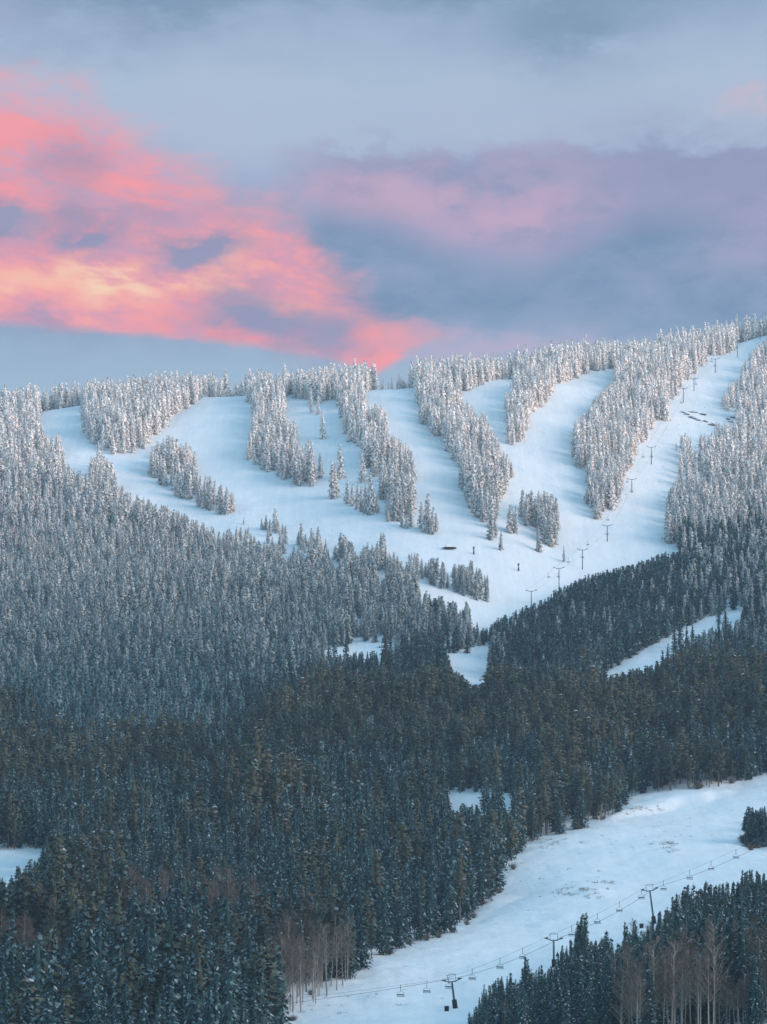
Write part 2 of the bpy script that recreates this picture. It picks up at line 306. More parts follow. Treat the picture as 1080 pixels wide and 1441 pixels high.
def fbm(x, y, seed, oct=4, lac=2.03, gain=.5):
    r = np.random.default_rng(seed); out = 0; amp = 1.0
    for o in range(oct):
        T = r.standard_normal((128, 128)); fx = np.floor(x).astype(int); fy = np.floor(y).astype(int); tx = x - fx; ty = y - fy
        tx = tx * tx * (3 - 2 * tx); ty = ty * ty * (3 - 2 * ty)
        g = lambda a, b: T[a % 128, b % 128]
        out = out + amp * ((g(fx, fy) * (1 - tx) + g(fx + 1, fy) * tx) * (1 - ty) + (g(fx, fy + 1) * (1 - tx) + g(fx + 1, fy + 1) * tx) * ty)
        x = x * lac + 17.3; y = y * lac + 5.1; amp *= gain
    return out
GZ = GZ + fbm(XX / 70, YY / 110, 3, 3) * .9 + fbm(XX / 14, YY / 22, 4, 3) * .16
# folds of the wooded slope: two low ridges crossing it, each with a dip behind
_pc = UU * F + 540
def fold(cpx, cy, up, dn, w_):
    c_ = np.interp(_pc, cpx, cy) + fbm(_pc / 60, _pc * 0 + up, 41, 2) * 8
    return up * np.exp(-((YY - c_) / w_) ** 2) - dn * np.exp(-((YY - c_ - 2.1 * w_) / (w_ * 1.1)) ** 2)
_wl = np.clip((_pc - 60) / 200, 0, 1)
GZ = GZ + fold([0, 150, 330, 450, 560, 640, 840, 1080, 1300], [1380, 1430, 1500, 1560, 1625, 1640, 1600, 1640, 1640], 9.0, 11.0, 42) * _wl * (1 - .85 * np.clip((_pc - 560) / 120, 0, 1))
GZ = GZ + fold([-200, 0, 300, 640, 780, 900, 1080, 1300], [1255, 1262, 1300, 1420, 1400, 1470, 1500, 1500], 9.0, 11.0, 32) * np.clip((_pc - 90) / 100, 0, 1) * (1 - np.clip((_pc - 480) / 80, 0, 1) * np.clip((800 - _pc) / 60, 0, 1))
GZ = GZ + fbm(XX / 85, YY / 120, 51, 2) * 1.8 * np.clip((YY - 1150) / 120, 0, 1) * np.clip((1900 - YY) / 150, 0, 1)
# small humps, drifts and the cut bank at the top edge of the near piste
_np = np.clip((1500 - YY) / 150, 0, 1) * np.clip((YY - 700) / 100, 0, 1)
GZ = GZ + _np * (fbm(XX / 5.5, YY / 9, 14, 3) * .10 + np.clip(fbm(XX / 16, YY / 20, 15, 2) - .9, 0, 2) * .7)
_pc = UU * F + 540; _ye = np.interp(_pc, [840, 885, 945, 1015, 1060], [1272, 1314, 1334, 1358, 1376]) + fbm(_pc / 14, _pc * 0 + 3.3, 16, 2) * 3
_st = np.clip((YY - _ye + 9) / 9, 0, 1); _st = _st * _st * (3 - 2 * _st)
GZ = GZ + 2.6 * _st * np.clip((_ye + 90 - YY) / 80, 0, 1) * np.clip((_pc - 850) / 35, 0, 1) * np.clip((1040 - _pc) / 50, 0, 1)
def ground_z(x, y):
    x = np.asarray(x, float); y = np.asarray(y, float)
    fu = np.clip((x / y * F + 540 - UPX[0]) / 7.0, 0, len(UPX) - 1.001); iu = fu.astype(int); tu = fu - iu
    iy = np.clip(np.searchsorted(YS, y) - 1, 0, len(YS) - 2); ty = np.clip((y - YS[iy]) / (YS[iy + 1] - YS[iy]), 0, 1)
    return (GZ[iu, iy] * (1 - tu) + GZ[iu + 1, iy] * tu) * (1 - ty) + (GZ[iu, iy + 1] * (1 - tu) + GZ[iu + 1, iy + 1] * tu) * ty
CP, SP = math.cos(PITCH), math.sin(PITCH)
def project(x, y, z):
    zc = y * CP + z * SP; yc = z * CP - y * SP
    return 540 + F * x / zc, 720.5 - F * yc / zc
def at(px, py):                      # the first point of the ground that this line of sight meets
    y = np.arange(620, 3000, 2.0); x = (px - 540) / F * y * 1.004
    for _ in range(2):
        z = ground_z(x, y); x = (px - 540) / F * (y * CP + z * SP)
    _, r = project(x, y, z); hit = np.where(r <= py)[0]
    i = hit[0] if len(hit) else len(y) - 1
    return np.array([x[i], y[i], z[i]])
nu, ny = XX.shape; idx = np.arange(nu * ny).reshape(nu, ny)
gv = np.stack([XX, YY, GZ], -1).reshape(-1, 3)
gf = np.stack([idx[:-1, :-1], idx[1:, :-1], idx[1:, 1:], idx[:-1, 1:]], -1).reshape(-1, 4)
g = link('ground', mesh('ground', gv, gf, [SNOW], smooth=True)); tag(g, kind='structure')

# added ridge, unseen on the right, keeping the low sun off the lower slopes
UNSEEN_RIDGE_WOOD = flat('unseen_ridge_wood', (.16, .19, .21), .9, var=.5, scale=.02)
hx, hy = np.meshgrid(np.linspace(980, 1900, 60), np.linspace(-500, 3500, 160), indexing='ij')
prof_ = np.sin(np.clip((hx - 980) / 920, 0, 1) * math.pi) ** .8
hz = -62 + prof_ * (UNSEEN_RIDGE_TOP + 62 + fbm(hx * 0 + 1.7, hy / 600, 8, 2) * 12) + fbm(hx / 90, hy / 90, 9, 4) * 6 * prof_
ii = np.arange(hx.size).reshape(hx.shape)
tag(link('unseen_shade_ridge', mesh('unseen_shade_ridge', np.stack([hx, hy, hz], -1).reshape(-1, 3), np.stack([ii[:-1, :-1], ii[1:, :-1], ii[1:, 1:], ii[:-1, 1:]], -1).reshape(-1, 4), [UNSEEN_RIDGE_WOOD], smooth=True)), kind='structure')

# ------------------------------------------------------------------ where the open snow is, and where each kind of wood grows
MX0, MX1, MH = -400, 1480, 1640
def fill(mask, poly, val):
    P = np.array(poly, float); P[:, 0] -= MX0
    for y in range(max(0, int(P[:, 1].min())), min(MH - 1, int(P[:, 1].max()) + 1) + 1):
        yy = y + .5; a = P; b = np.roll(P, -1, 0)
        c = ((a[:, 1] <= yy) & (b[:, 1] > yy)) | ((b[:, 1] <= yy) & (a[:, 1] > yy))
        xs = np.sort(a[c, 0] + (yy - a[c, 1]) / (b[c, 1] - a[c, 1]) * (b[c, 0] - a[c, 0]))
        for i in range(0, len(xs) - 1, 2):
            mask[y, max(0, int(round(xs[i]))):max(0, int(round(xs[i + 1])))] = val
SN = np.zeros((MH, MX1 - MX0), np.uint8)
fill(SN, [(55,582),(73,574),(100,570),(115,569),(200,558),(289,552),(347,551),(405,547),(524,543),(575,541),(648,538),(724,526),(869,515),(1038,472),(1062,464),(1090,462),
 (1080,478),(1071,478),(1062,492),(1051,497),(1047,514),(1040,530),(1029,537),(1020,553),(1011,563),(1013,575),(1020,581),(1035,583),(1040,590),(1022,596),(1011,592),(1004,607),(985,612),(955,608),(948,634),
 (957,643),(956,671),(941,687),(940,710),(935,731),(935,768),(955,764),(956,777),(937,777),(914,785),(896,793),(854,803),(828,808),(805,821),(782,828),(773,840),(755,847),(729,858),(702,871),(689,880),
 (677,884),(665,880),(663,860),(658,846),(653,858),(645,860),(640,845),(630,845),(622,836),(612,842),(604,831),(595,835),(590,822),(591,815),(575,800),(560,786),(545,780),(538,750),(533,750),(528,775),(515,765),
 (505,785),(497,762),(480,749),(475,775),(480,795),(470,795),(464,775),(449,744),(440,750),(436,771),(415,769),(406,785),(401,785),(398,764),(385,765),(373,762),(362,758),(351,747),(340,738),(325,742),(311,750),
 (300,742),(282,735),(262,722),(246,716),(230,711),(213,705),(198,698),(178,691),(164,671),(160,651),(144,638),(128,642),(127,667),(115,664),(102,655),(91,653),(93,633),(91,620),(82,609),(75,614),(62,611),(60,596)], 1)
CL = {
 'C1': [(115,540),(114,590),(116,605),(121,615),(130,626),(142,634),(160,640),(185,644),(200,635),(213,622),(225,610),(233,603),(240,589),(262,578),(278,569),(286,560),(289,540)],
 'C2': [(346,530),(347,564),(355,573),(354,598),(351,611),(345,633),(345,648),(362,655),(378,667),(395,673),(413,682),(440,692),(446,690),(447,669),(443,642),(440,620),(433,618),(427,628),(421,632),(419,607),(419,582),(411,590),(404,590),(402,564),(402,525)],
 'C3': [(402,520),(402,558),(420,563),(431,566),(431,573),(440,584),(453,584),(458,575),(458,566),(477,564),(478,589),(481,607),(493,624),(504,627),(504,640),(512,655),(524,671),(533,675),(531,689),(533,702),(542,704),(544,735),(560,742),(570,747),(581,747),(583,722),(585,690),(585,655),(578,624),(560,615),(547,611),(547,584),(540,570),(533,569),(515,567),(515,553),(524,544),(524,520)],
 'C4': [(580,520),(587,553),(585,578),(593,602),(613,616),(624,631),(636,644),(643,653),(644,687),(655,704),(667,724),(684,738),(688,760),(697,757),(700,740),(704,707),(715,700),(715,682),(724,674),(724,646),(717,640),(707,636),(702,618),(689,596),(684,576),(680,578),(670,585),(662,561),(655,572),(648,556),(675,544),(698,535),(724,530),(724,500)],
 'C5': [(724,500),(724,541),(709,549),(709,578),(714,596),(714,624),(720,630),(738,622),(742,610),(747,596),(749,582),(755,580),(765,570),(776,564),(789,540),(809,535),(835,524),(869,519),(880,500)],
 'C6': [(869,519),(869,528),(853,545),(840,555),(827,578),(813,587),(803,613),(803,644),(811,658),(825,662),(826,665),(824,713),(832,729),(844,731),(860,720),(875,705),(880,674),(891,656),(893,643),(905,630),(922,603),(930,601),(942,585),(947,568),(960,545),(973,533),(993,517),(1000,505),(1035,499),(1038,472),(1062,464),(1080,440),(869,470)],
 'G2': [(733,690),(733,738),(748,744),(756,752),(765,767),(775,771),(784,766),(789,740),(789,716),(780,695),(770,693),(750,690)],
 'C8': [(570,780),(575,800),(591,813),(613,827),(633,831),(658,844),(684,851),(691,840),(689,813),(680,800),(670,797),(664,786),(655,796),(644,791),(632,794),(615,785),(600,786),(587,777)],
 'C9': [(233,611),(225,620),(211,635),(210,664),(224,682),(244,698),(255,704),(282,718),(300,725),(320,731),(333,727),(332,696),(311,680),(300,673),(285,668),(278,664),(279,645),(271,629),(258,618),(250,622),(242,611)],
}
for k in CL: fill(SN, CL[k], 0)
for P_ in ([(440,919),(462,915),(487,910),(512,903),(540,906),(560,905),(553,912),(520,917),(487,919),(462,921)],
 [(529,803),(540,806),(549,812),(545,816),(533,812)], [(632,890),(640,892),(637,905),(630,902)],
 [(630,920),(660,920),(685,907),(690,915),(682,940),(687,962),(665,964),(647,947),(632,927)],
 [(837,959),(865,940),(900,920),(935,900),(965,885),(990,872),(1020,865),(1050,852),(1045,865),(1034,876),(1025,874),(1010,880),(990,888),(970,898),(950,916),(930,932),(900,939),(870,948),(850,956)],
 [(628,1121),(660,1117),(690,1119),(722,1117),(724,1137),(714,1137),(706,1127),(694,1125),(684,1130),(670,1134),(652,1131),(638,1137)],
 [(795,1150),(802,1147),(806,1158),(804,1175),(796,1175)],
 [(-60,1198),(0,1197),(40,1195),(72,1191),(64,1203),(40,1213),(0,1231),(-60,1245)], [(167,1172),(175,1174),(175,1196),(170,1190)],
 [(1480,1060),(1080,1090),(1050,1100),(1015,1108),(955,1113),(910,1117),(885,1125),(880,1140),(860,1150),(830,1165),(790,1175),(765,1180),(727,1200),(720,1225),(705,1250),(680,1275),(665,1295),(640,1312),(590,1325),(563,1335),(533,1349),(510,1365),(490,1382),(443,1398),(420,1420),(403,1441),(340,1520),(330,1639),
  (560,1639),(640,1470),(664,1420),(667,1417),(672,1400),(680,1382),(690,1390),(697,1380),(717,1370),(728,1380),(742,1350),(752,1366),(762,1356),(778,1360),(792,1330),(804,1326),(819,1285),(830,1325),(844,1321),(852,1315),(868,1335),(880,1310),(890,1293),(900,1318),(920,1290),(938,1281),(950,1266),(967,1247),(979,1254),(994,1240),(1003,1248),(1021,1240),(1036,1245),(1047,1224),(1065,1226),(1080,1230),(1140,1225),(1200,1215),(1480,1200)]):
    fill(SN, P_, 1)
fill(SN, [(1042,1170),(1050,1138),(1056,1134),(1066,1142),(1080,1130),(1110,1130),(1125,1195),(1042,1194)], 0)
ZN = np.zeros((MH, MX1 - MX0), np.uint8)   # 0 frosted, 1 dark spur, 2 pine band, 3 mixed lower wood, 4 near stand, 5 dark spruces, of the valley and painting in shade of hollow and trunks
fill(ZN, [(-400,1020),(60,1030),(200,1062),(330,1075),(420,1000),(520,955),(640,962),(700,955),(840,952),(1000,925),(1480,880),(1480,1639),(-400,1639)], 2)
fill(ZN, [(-400,1140),(0,1150),(120,1140),(330,1120),(470,1120),(640,1145),(800,1178),(1480,1170),(1480,1639),(-400,1639)], 3)
fill(ZN, [(670,975),(690,895),(700,871),(755,850),(815,820),(960,775),(1030,755),(1080,752),(1480,700),(1480,930),(1030,940),(835,965),(690,972)], 1)
fill(ZN, [(215,1055),(330,1000),(430,955),(540,922),(600,905),(640,880),(655,955),(640,968),(520,975),(420,1010),(330,1062)], 5)  # valley spruces, stretched left so darker trees give the hollow its shade
fill(ZN, [(0,1150),(150,1126),(330,1100),(520,1085),(640,1100),(640,1122),(470,1124),(330,1134),(120,1158),(0,1172)], 5)  # shade beneath the trunks, put in as a band of darker trees
fill(ZN, [(560,1639),(640,1440),(680,1370),(880,1290),(1080,1210),(1480,1195),(1480,1639)], 4)
def look(M, px, py, out):
    xi = np.round(px - MX0).astype(int); yi = np.round(py).astype(int)
    ok = (xi >= 0) & (xi < M.shape[1]) & (yi >= 0) & (yi < MH)
    r = np.full(len(px), out, M.dtype); r[ok] = M[yi[ok], xi[ok]]; return r

# ------------------------------------------------------------------ tree shapes
def pads(P, D, S, w, l, tilt, r):
    """leaf pads: a bent quad each. P centres, D outward directions, S side directions"""
    n = len(P); v = np.empty((n, 4, 3)); 
    jl = l * r.uniform(.7, 1.3, (n, 1)); jw = w * r.uniform(.7, 1.3, (n, 1))
    D = D + r.normal(0, .22, (n, 3)); D /= np.linalg.norm(D, axis=1, keepdims=True)
    S = S + r.normal(0, .22 + tilt, (n, 3)); S -= D * (S * D).sum(1, keepdims=True); S /= np.linalg.norm(S, axis=1, keepdims=True)
    v[:, 0] = P - D * jl * .5; v[:, 1] = P + S * jw * .5 + D * jl * .05; v[:, 2] = P + D * jl * .55; v[:, 3] = P - S * jw * .5 + D * jl * .05
    return v
def core(h, r0, bare, profile, roundtop, mi, r, n=7):
    b = MB(); ts = [0, .06, .2, .4, .6, .8, .93]; pts = [(0, 0, h * (bare + (1 - bare) * t)) for t in ts]
    pr = [(.5 if roundtop and t < .1 else 1) * (math.sin(math.pi * min(1, .16 + .84 * t)) ** .7 * (1 - .25 * t) if roundtop else (1 - t) ** profile * min(1, .55 + t * 2.2)) for t in ts]
    b.tube(pts, [r0 * .36 * x * r.uniform(.7, 1.3) + .03 for x in pr], n, mi)
    q4 = [(b.v[f[0]], b.v[f[1]], b.v[f[2]], b.v[f[3]]) for f in b.f if len(f) == 4]; v = np.array(q4); v[:, :, :2] += 0; return v
def conifer(seed, h=16., r0=2.0, per=9, lev=26, kpad=4, w=.5, l=.8, droop=.35, bare=.08, profile=1.0, snow=.3, snow_mi=1, base_mi=0, dust_mi=None, dust=0.0, rag=.25, roundtop=False, double=False, drape=0.0):
    r = np.random.default_rng(seed); P = []; D = []; S = []; MI = []
    lean = r.normal(0, .012, 2)
    for i in range(lev):
        t = (i + r.uniform(-.4, .4)) / lev; t = min(max(t, 0), .985); z = h * (bare + (1 - bare) * t)
        if roundtop: prof = math.sin(math.pi * min(1, .16 + .84 * t)) ** .7 * (1 - .25 * t)
        else: prof = (1 - t) ** profile * min(1, .62 + t * 2.2)
        rr = r0 * prof + .10
        nb = max(3, int(per * (.45 + .7 * prof)))
        a0 = r.uniform(0, 6.28)
        for b in range(nb):
            a = a0 + 6.283 * b / nb + r.normal(0, .25); L_ = rr * (1 + r.normal(0, rag)); L_ = max(.2, L_)
            up = -droop * (1 - .7 * t) + r.normal(0, .1) + (.5 if t > .93 else 0)
            d = np.array([math.cos(a), math.sin(a), up]); d /= np.linalg.norm(d); s = np.array([-math.sin(a), math.cos(a), 0])
            kk = max(1, int(round(kpad * L_ / r0 + .4)))
            sn = r.random() < .75
            for k in range(kk):
                f = (k + .65) / kk * L_
                off = s * r.normal(0, .16 + .10 * (kk - k)) * w
                c = np.array([lean[0] * z, lean[1] * z, z]) + d * f + off + [0, 0, r.normal(0, .08)]
                dd = d
                if drape and k == kk - 1: dd = d * [1, 1, 0] + [0, 0, -drape * r.uniform(.6, 1.3)]; dd /= np.linalg.norm(dd); c = c + [0, 0, -.12]
                P.append(c); D.append(dd); S.append(s)
                u = r.random(); outer = (k + 1) / kk
                if sn and u < snow * (.5 + .7 * outer): MI.append(snow_mi)
                elif dust_mi is not None and u < snow + dust: MI.append(dust_mi)
                else: MI.append(base_mi)
    P = np.array(P); D = np.array(D); S = np.array(S); MI = np.array(MI)
    v = pads(P, D, S, w, l, .25, r)
    if double:                         # snow lies as a second, thicker pad on top of the needles
        sel = MI == snow_mi; v2 = v[sel].copy(); v[sel, :, 2] -= .10; MI2 = MI.copy(); MI2[sel] = base_mi
        v2[:, 2, 2] -= .04; v = np.concatenate([v, v2]); MI = np.concatenate([MI2, np.full(sel.sum(), snow_mi)])
    v = np.concatenate([v, np.array([[[lean[0]*h - .12, lean[1]*h, h - .9], [lean[0]*h + .02, lean[1]*h - .1, h - .9], [lean[0]*h, lean[1]*h, h + .15], [lean[0]*h + .1, lean[1]*h + .05, h - .9]]])])
    MI = np.append(MI, base_mi)
    cv = core(h, r0, bare, profile, roundtop, 0, r); v = np.concatenate([v, cv]); MI = np.concatenate([MI, np.full(len(cv), base_mi)])
    n = len(v); return v.reshape(-1, 3), np.arange(n * 4).reshape(n, 4), MI
def trunk_geo(h, rb, mi, n=6, top=.97):
    b = MB(); b.tube([(0, 0, -.8), (0, 0, h * .35), (.02 * h * .1, 0, h * top)], [rb, rb * .75, rb * .12], n, mi, cap=False)
    return np.array(b.v), np.array(b.f), np.full(len(b.f), mi)
def aspen_geo(seed, h, lev, twigs, tw=.035, mi_t=1):
    r = np.random.default_rng(seed); b = MB(); tips = []
    top = r.normal(0, .25, 2)
    ax = lambda t: np.array([top[0] * t * t, top[1] * t * t, h * t])
    for i in range(lev):
        t = .38 + .6 * (i + r.random()) / lev; a = r.uniform(0, 6.28); L_ = h * .17 * (1.15 - t) * 1.7 + .4
        d = np.array([math.cos(a) * .6, math.sin(a) * .6, .85]); e = ax(t) + d * L_
        b.tube([ax(t), ax(t) + d * L_ * .5 + r.normal(0, .08, 3), e], [.045, .03, .012], 3, 0, cap=False)
        for k in range(twigs):
            u = r.uniform(.3, 1.0); d2 = d + r.normal(0, .5, 3); d2 /= np.linalg.norm(d2); p1 = ax(t) + d * L_ * u
            s = np.cross(d2, r.normal(0, 1, 3)); s /= np.linalg.norm(s); q_ = p1 + d2 * r.uniform(.5, 1.1)
            base = len(b.v); b.v += [p1 - s * tw, p1 + s * tw, q_ + s * tw * .3, q_ - s * tw * .3]; b.f.append((base, base + 1, base + 2, base + 3)); b.m.append(mi_t)
    v = np.array(b.v); return v, np.array(b.f), np.array(b.m), ax
def join(parts):
    vs, fs, ms, o = [], [], [], 0
    for v, f, m in parts: vs.append(v); fs.append(f + o); ms.append(m); o += len(v)
    return np.concatenate(vs), np.concatenate(fs), np.concatenate(ms)
KIND = {}   # kind -> list of (crown mesh, trunk mesh, whole mesh, height)
def puff(m, v, nf, k=.7):
    # boughs are shaded as the rounded masses they form: normals lean outwards from the trunk
    q4 = v[:nf * 4].reshape(-1, 4, 3); fn = np.cross(q4[:, 2] - q4[:, 0], q4[:, 3] - q4[:, 1]); fn /= np.linalg.norm(fn, axis=1, keepdims=True) + 1e-9; fn = np.repeat(fn, 4, 0)
    vv = v[:nf * 4]; o_ = np.concatenate([vv[:, :2], np.zeros((len(vv), 1))], 1); o_ /= np.linalg.norm(o_, axis=1, keepdims=True) + .15; o_[:, 2] += .42
    nn_ = (1 - k) * fn + k * o_; nn_ /= np.linalg.norm(nn_, axis=1, keepdims=True)
    rest_ = np.zeros((len(m.vertices) - len(nn_), 3))
    m.polygons.foreach_set('use_smooth', np.ones(len(m.polygons), dtype=bool))
    m.normals_split_custom_set_from_vertices(np.concatenate([nn_, rest_]).tolist())
def add_kind(k, crown, trunk, mats_c, mats_t, h):
    if k != 'aspen':                   # wind every pad to face outwards
        v, f, mi_ = crown; q4 = v.reshape(-1, 4, 3); fn = np.cross(q4[:, 2] - q4[:, 0], q4[:, 3] - q4[:, 1]); o_ = q4.mean(1) * [1, 1, 0]; o_ /= np.linalg.norm(o_, axis=1, keepdims=True) + .15; o_[:, 2] += .42
        fl = (fn * o_).sum(1) < 0; q4[fl] = q4[fl][:, ::-1]; crown = (q4.reshape(-1, 3), f, mi_)
    cm = mesh('crown', *crown[:2], mats_c, crown[2]); tm = mesh('trunk', *trunk[:2], mats_t, trunk[2])
    w = join([crown, (trunk[0], trunk[1], trunk[2] + len(mats_c))]); wm = mesh(k, w[0], w[1], mats_c + mats_t, w[2])
    if k != 'aspen': puff(cm, crown[0], len(crown[1])); puff(wm, crown[0], len(crown[1]))
    KIND.setdefault(k, []).append((cm, tm, wm, h))
H0 = 16.
for s in range(7):   # heavily rimed high-altitude firs, small in the picture
    h = H0; rr = random.uniform(2.0, 2.7)
    add_kind('frosted', conifer(100 + s, h, rr, per=9, lev=20, kpad=3, w=.95, l=1.15, droop=.55, bare=.02, profile=random.uniform(.65, .95), snow=.92, snow_mi=1, base_mi=0, dust_mi=1, dust=.05, drape=1.5),
             trunk_geo(h, .16, 0), [NEEDLE_F, RIME], [BARK], h)
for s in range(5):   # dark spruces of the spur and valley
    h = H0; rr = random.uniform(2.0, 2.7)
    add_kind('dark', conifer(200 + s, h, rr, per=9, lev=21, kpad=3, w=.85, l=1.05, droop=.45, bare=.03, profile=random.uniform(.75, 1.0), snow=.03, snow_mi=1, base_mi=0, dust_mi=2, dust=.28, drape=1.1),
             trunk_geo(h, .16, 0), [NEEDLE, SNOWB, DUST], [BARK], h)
for s in range(5):   # lodgepole pines: bare lower trunk, rounded brown-green crown
    h = H0; rr = random.uniform(1.7, 2.4)
    add_kind('pine', conifer(300 + s, h, rr, per=9, lev=16, kpad=3, w=.8, l=.9, droop=-.1, bare=.30, profile=.6, snow=.012, snow_mi=1, base_mi=0, dust_mi=2, dust=.16, rag=.35, roundtop=True, drape=.5),
             trunk_geo(h, .20, 0), [PINE, SNOWB, DUST], [PBARK], h)
for s in range(6):   # lower-wood spruces with snow on their boughs
    h = H0; rr = random.uniform(2.1, 2.8)
    add_kind('spruce', conifer(400 + s, h, rr, per=12, lev=34, kpad=4, w=.46, l=.8, droop=.45, bare=.05, profile=random.uniform(.75, 1.0), snow=.09, snow_mi=1, base_mi=0, dust_mi=2, dust=.26, double=True, drape=.8),
             trunk_geo(h, .2, 0), [NEEDLE, SNOWB, DUST], [BARK], h)
for s in range(6):   # the nearest stand: tall, dark, finely branched
    h = 20.; rr = random.uniform(2.2, 2.9)
    add_kind('near', conifer(500 + s, h, rr, per=13, lev=52, kpad=6, w=.34, l=.62, droop=.38, bare=.05, profile=random.uniform(1.0, 1.25), snow=.09, snow_mi=1, base_mi=0, dust_mi=2, dust=.14, double=True, rag=.3, drape=.7),
             trunk_geo(h, .24, 0), [NEEDLE, SNOWB, DUST], [BARK], h)
for s in range(5):
    h = 13.; v, f, m, ax = aspen_geo(600 + s, h, 26, 14)
    b = MB(); b.tube([ax(t) - (np.array([0, 0, .6]) if t == 0 else 0) for t in (0, .25, .5, .75, 1)], [.13, .11, .09, .06, .015], 6, 0, cap=False)
    add_kind('aspen', (v, f, m), (np.array(b.v), np.array(b.f), np.zeros(len(b.f), int)), [ASP, TWIG], [ASP], h)
def bush_geo(seed, h, rr, n):
    r = np.random.default_rng(seed); b = MB()
    for k in range(n):
        a = r.uniform(0, 6.28); e = r.uniform(.5, 1.5); d = np.array([math.cos(a) * math.cos(e) * rr / h * 1.2, math.sin(a) * math.cos(e) * rr / h * 1.2, math.sin(e)])
        p1 = np.array([*r.normal(0, rr * .22, 2), -.1]); q_ = p1 + d * h * r.uniform(.5, 1); s = np.cross(d, r.normal(0, 1, 3)); s /= np.linalg.norm(s); base = len(b.v)
        b.v += [p1 - s * .03, p1 + s * .03, q_ + s * .012, q_ - s * .012]; b.f.append((base, base + 1, base + 2, base + 3)); b.m.append(0)
        for j in range(3):
            u = r.uniform(.4, 1); p2 = p1 + (q_ - p1) * u; q2 = p2 + (d + r.normal(0, .5, 3)) * h * .25; base = len(b.v)
            b.v += [p2 - s * .02, p2 + s * .02, q2 + s * .01, q2 - s * .01]; b.f.append((base, base + 1, base + 2, base + 3)); b.m.append(0)
    return mesh('shrub', b.v, b.f, [TWIG], b.m)
BUSH = [bush_geo(700 + i, 2.2, 1.5, 130) for i in range(4)]
SCRUB = [bush_geo(720 + i, .7, 1.3, 14) for i in range(4)]

# ------------------------------------------------------------------ planting
sp = 4.5
gx, gy = np.meshgrid(np.arange(-470, 500, sp), np.arange(640, 3060, sp), indexing='xy')
gx = gx + (np.arange(gx.shape[0]) % 2)[:, None] * sp / 2
X = gx.ravel() + rng.uniform(-.45, .45, gx.size) * sp; Y = gy.ravel() + rng.uniform(-.45, .45, gx.size) * sp
u = X / Y * F + 540; ok = (u > -260) & (u < 1380); X, Y = X[ok], Y[ok]
Z = ground_z(X, Y); PX, PY = project(X, Y, Z)
jit = fbm(X / 25, Y / 40, 77, 2) * 9; zone = look(ZN, PX + jit + rng.normal(0, 9, len(X)), PY + np.where(PX < 480, 1.3, .8) * (jit + rng.normal(0, 10, len(X))), 0)
_pr = project(UU * YY, YY, GZ)[1]; _far = np.where(YS[None, :] > 2250, _pr, 9e9); CRESTY = YS[_far.argmin(1)]
crest = np.interp(PX, UPX, CRESTY); behind = Y > crest + 3      # over the ridge, out of sight but for the tips
clump = fbm(X / 28, Y / 28, 21, 3)                    # woods thin out and thicken
_lo = gsm(gsm(GZ, 14.0, 1), 6.0, 0); RELIEF = GZ - _lo
def relief(x, y):
    iu = np.clip(np.round((x / y * F + 540 - UPX[0]) / 7.0).astype(int), 0, len(UPX) - 1); iy = np.clip(np.searchsorted(YS, y), 0, len(YS) - 1); return RELIEF[iu, iy]
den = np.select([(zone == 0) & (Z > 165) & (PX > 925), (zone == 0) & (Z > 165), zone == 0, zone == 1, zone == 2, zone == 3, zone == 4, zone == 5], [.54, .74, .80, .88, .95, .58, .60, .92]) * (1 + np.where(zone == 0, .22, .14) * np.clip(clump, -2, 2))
gap = ((PX > 318) & (PX < 346)) | ((PX > 528) & (PX < 578)); zone = np.where(behind, 0, zone)
keep = (rng.random(len(X)) < den * np.where(gap & behind, .35, 1)) & (Y < crest + 75)
X, Y, Z, PX, PY, zone, behind, gap = (a[keep] for a in (X, Y, Z, PX, PY, zone, behind, gap))
n = len(X); ht = np.empty(n); kind = np.empty(n, object)
U = rng.random(n); cl2 = fbm(X / 45, Y / 60, 33, 3)
hv = np.clip(rng.normal(1, .19, n), .45, 1.35) * (1 + .08 * np.clip(fbm(X / 40, Y / 40, 5, 2), -2, 2))
def inpoly(px, py, poly):
    M = np.zeros((MH, MX1 - MX0), np.uint8); fill(M, poly, 1); return look(M, px, py, 0) == 1
aspz = inpoly(PX, PY, [(0,1370),(60,1340),(140,1305),(230,1280),(250,1310),(200,1350),(130,1395),(60,1420),(0,1420)]) | inpoly(PX, PY, [(370,1441),(390,1370),(440,1350),(475,1375),(440,1405),(405,1441)]) | inpoly(PX, PY, [(270,1315),(345,1300),(355,1335),(290,1345)])
aspn = inpoly(PX, PY, [(850,1639),(870,1480),(950,1445),(1080,1418),(1480,1400),(1480,1639)]) | inpoly(PX, PY, [(600,1639),(655,1535),(850,1535),(850,1639)])
ia = np.where(aspz | aspn)[0]
for _ in range(2):
    xa = X[ia] + rng.normal(0, 2.2, len(ia)); ya = Y[ia] + rng.normal(0, 2.2, len(ia)); za = ground_z(xa, ya); pa, qa = project(xa, ya, za)
    X, Y, Z, PX, PY = (np.concatenate(t_) for t_ in ((X, xa), (Y, ya), (Z, za), (PX, pa), (PY, qa)))
    zone, behind, gap, U, hv, cl2, aspz, aspn = (np.concatenate([t_, t_[ia]]) for t_ in (zone, behind, gap, U, hv, cl2, aspz, aspn))
n = len(X); hv = hv * rng.uniform(.85, 1.1, n); ht = np.empty(n); kind = np.empty(n, object); U2 = np.where(np.arange(n) < n - 2 * len(ia), U, U * .7); U = U2
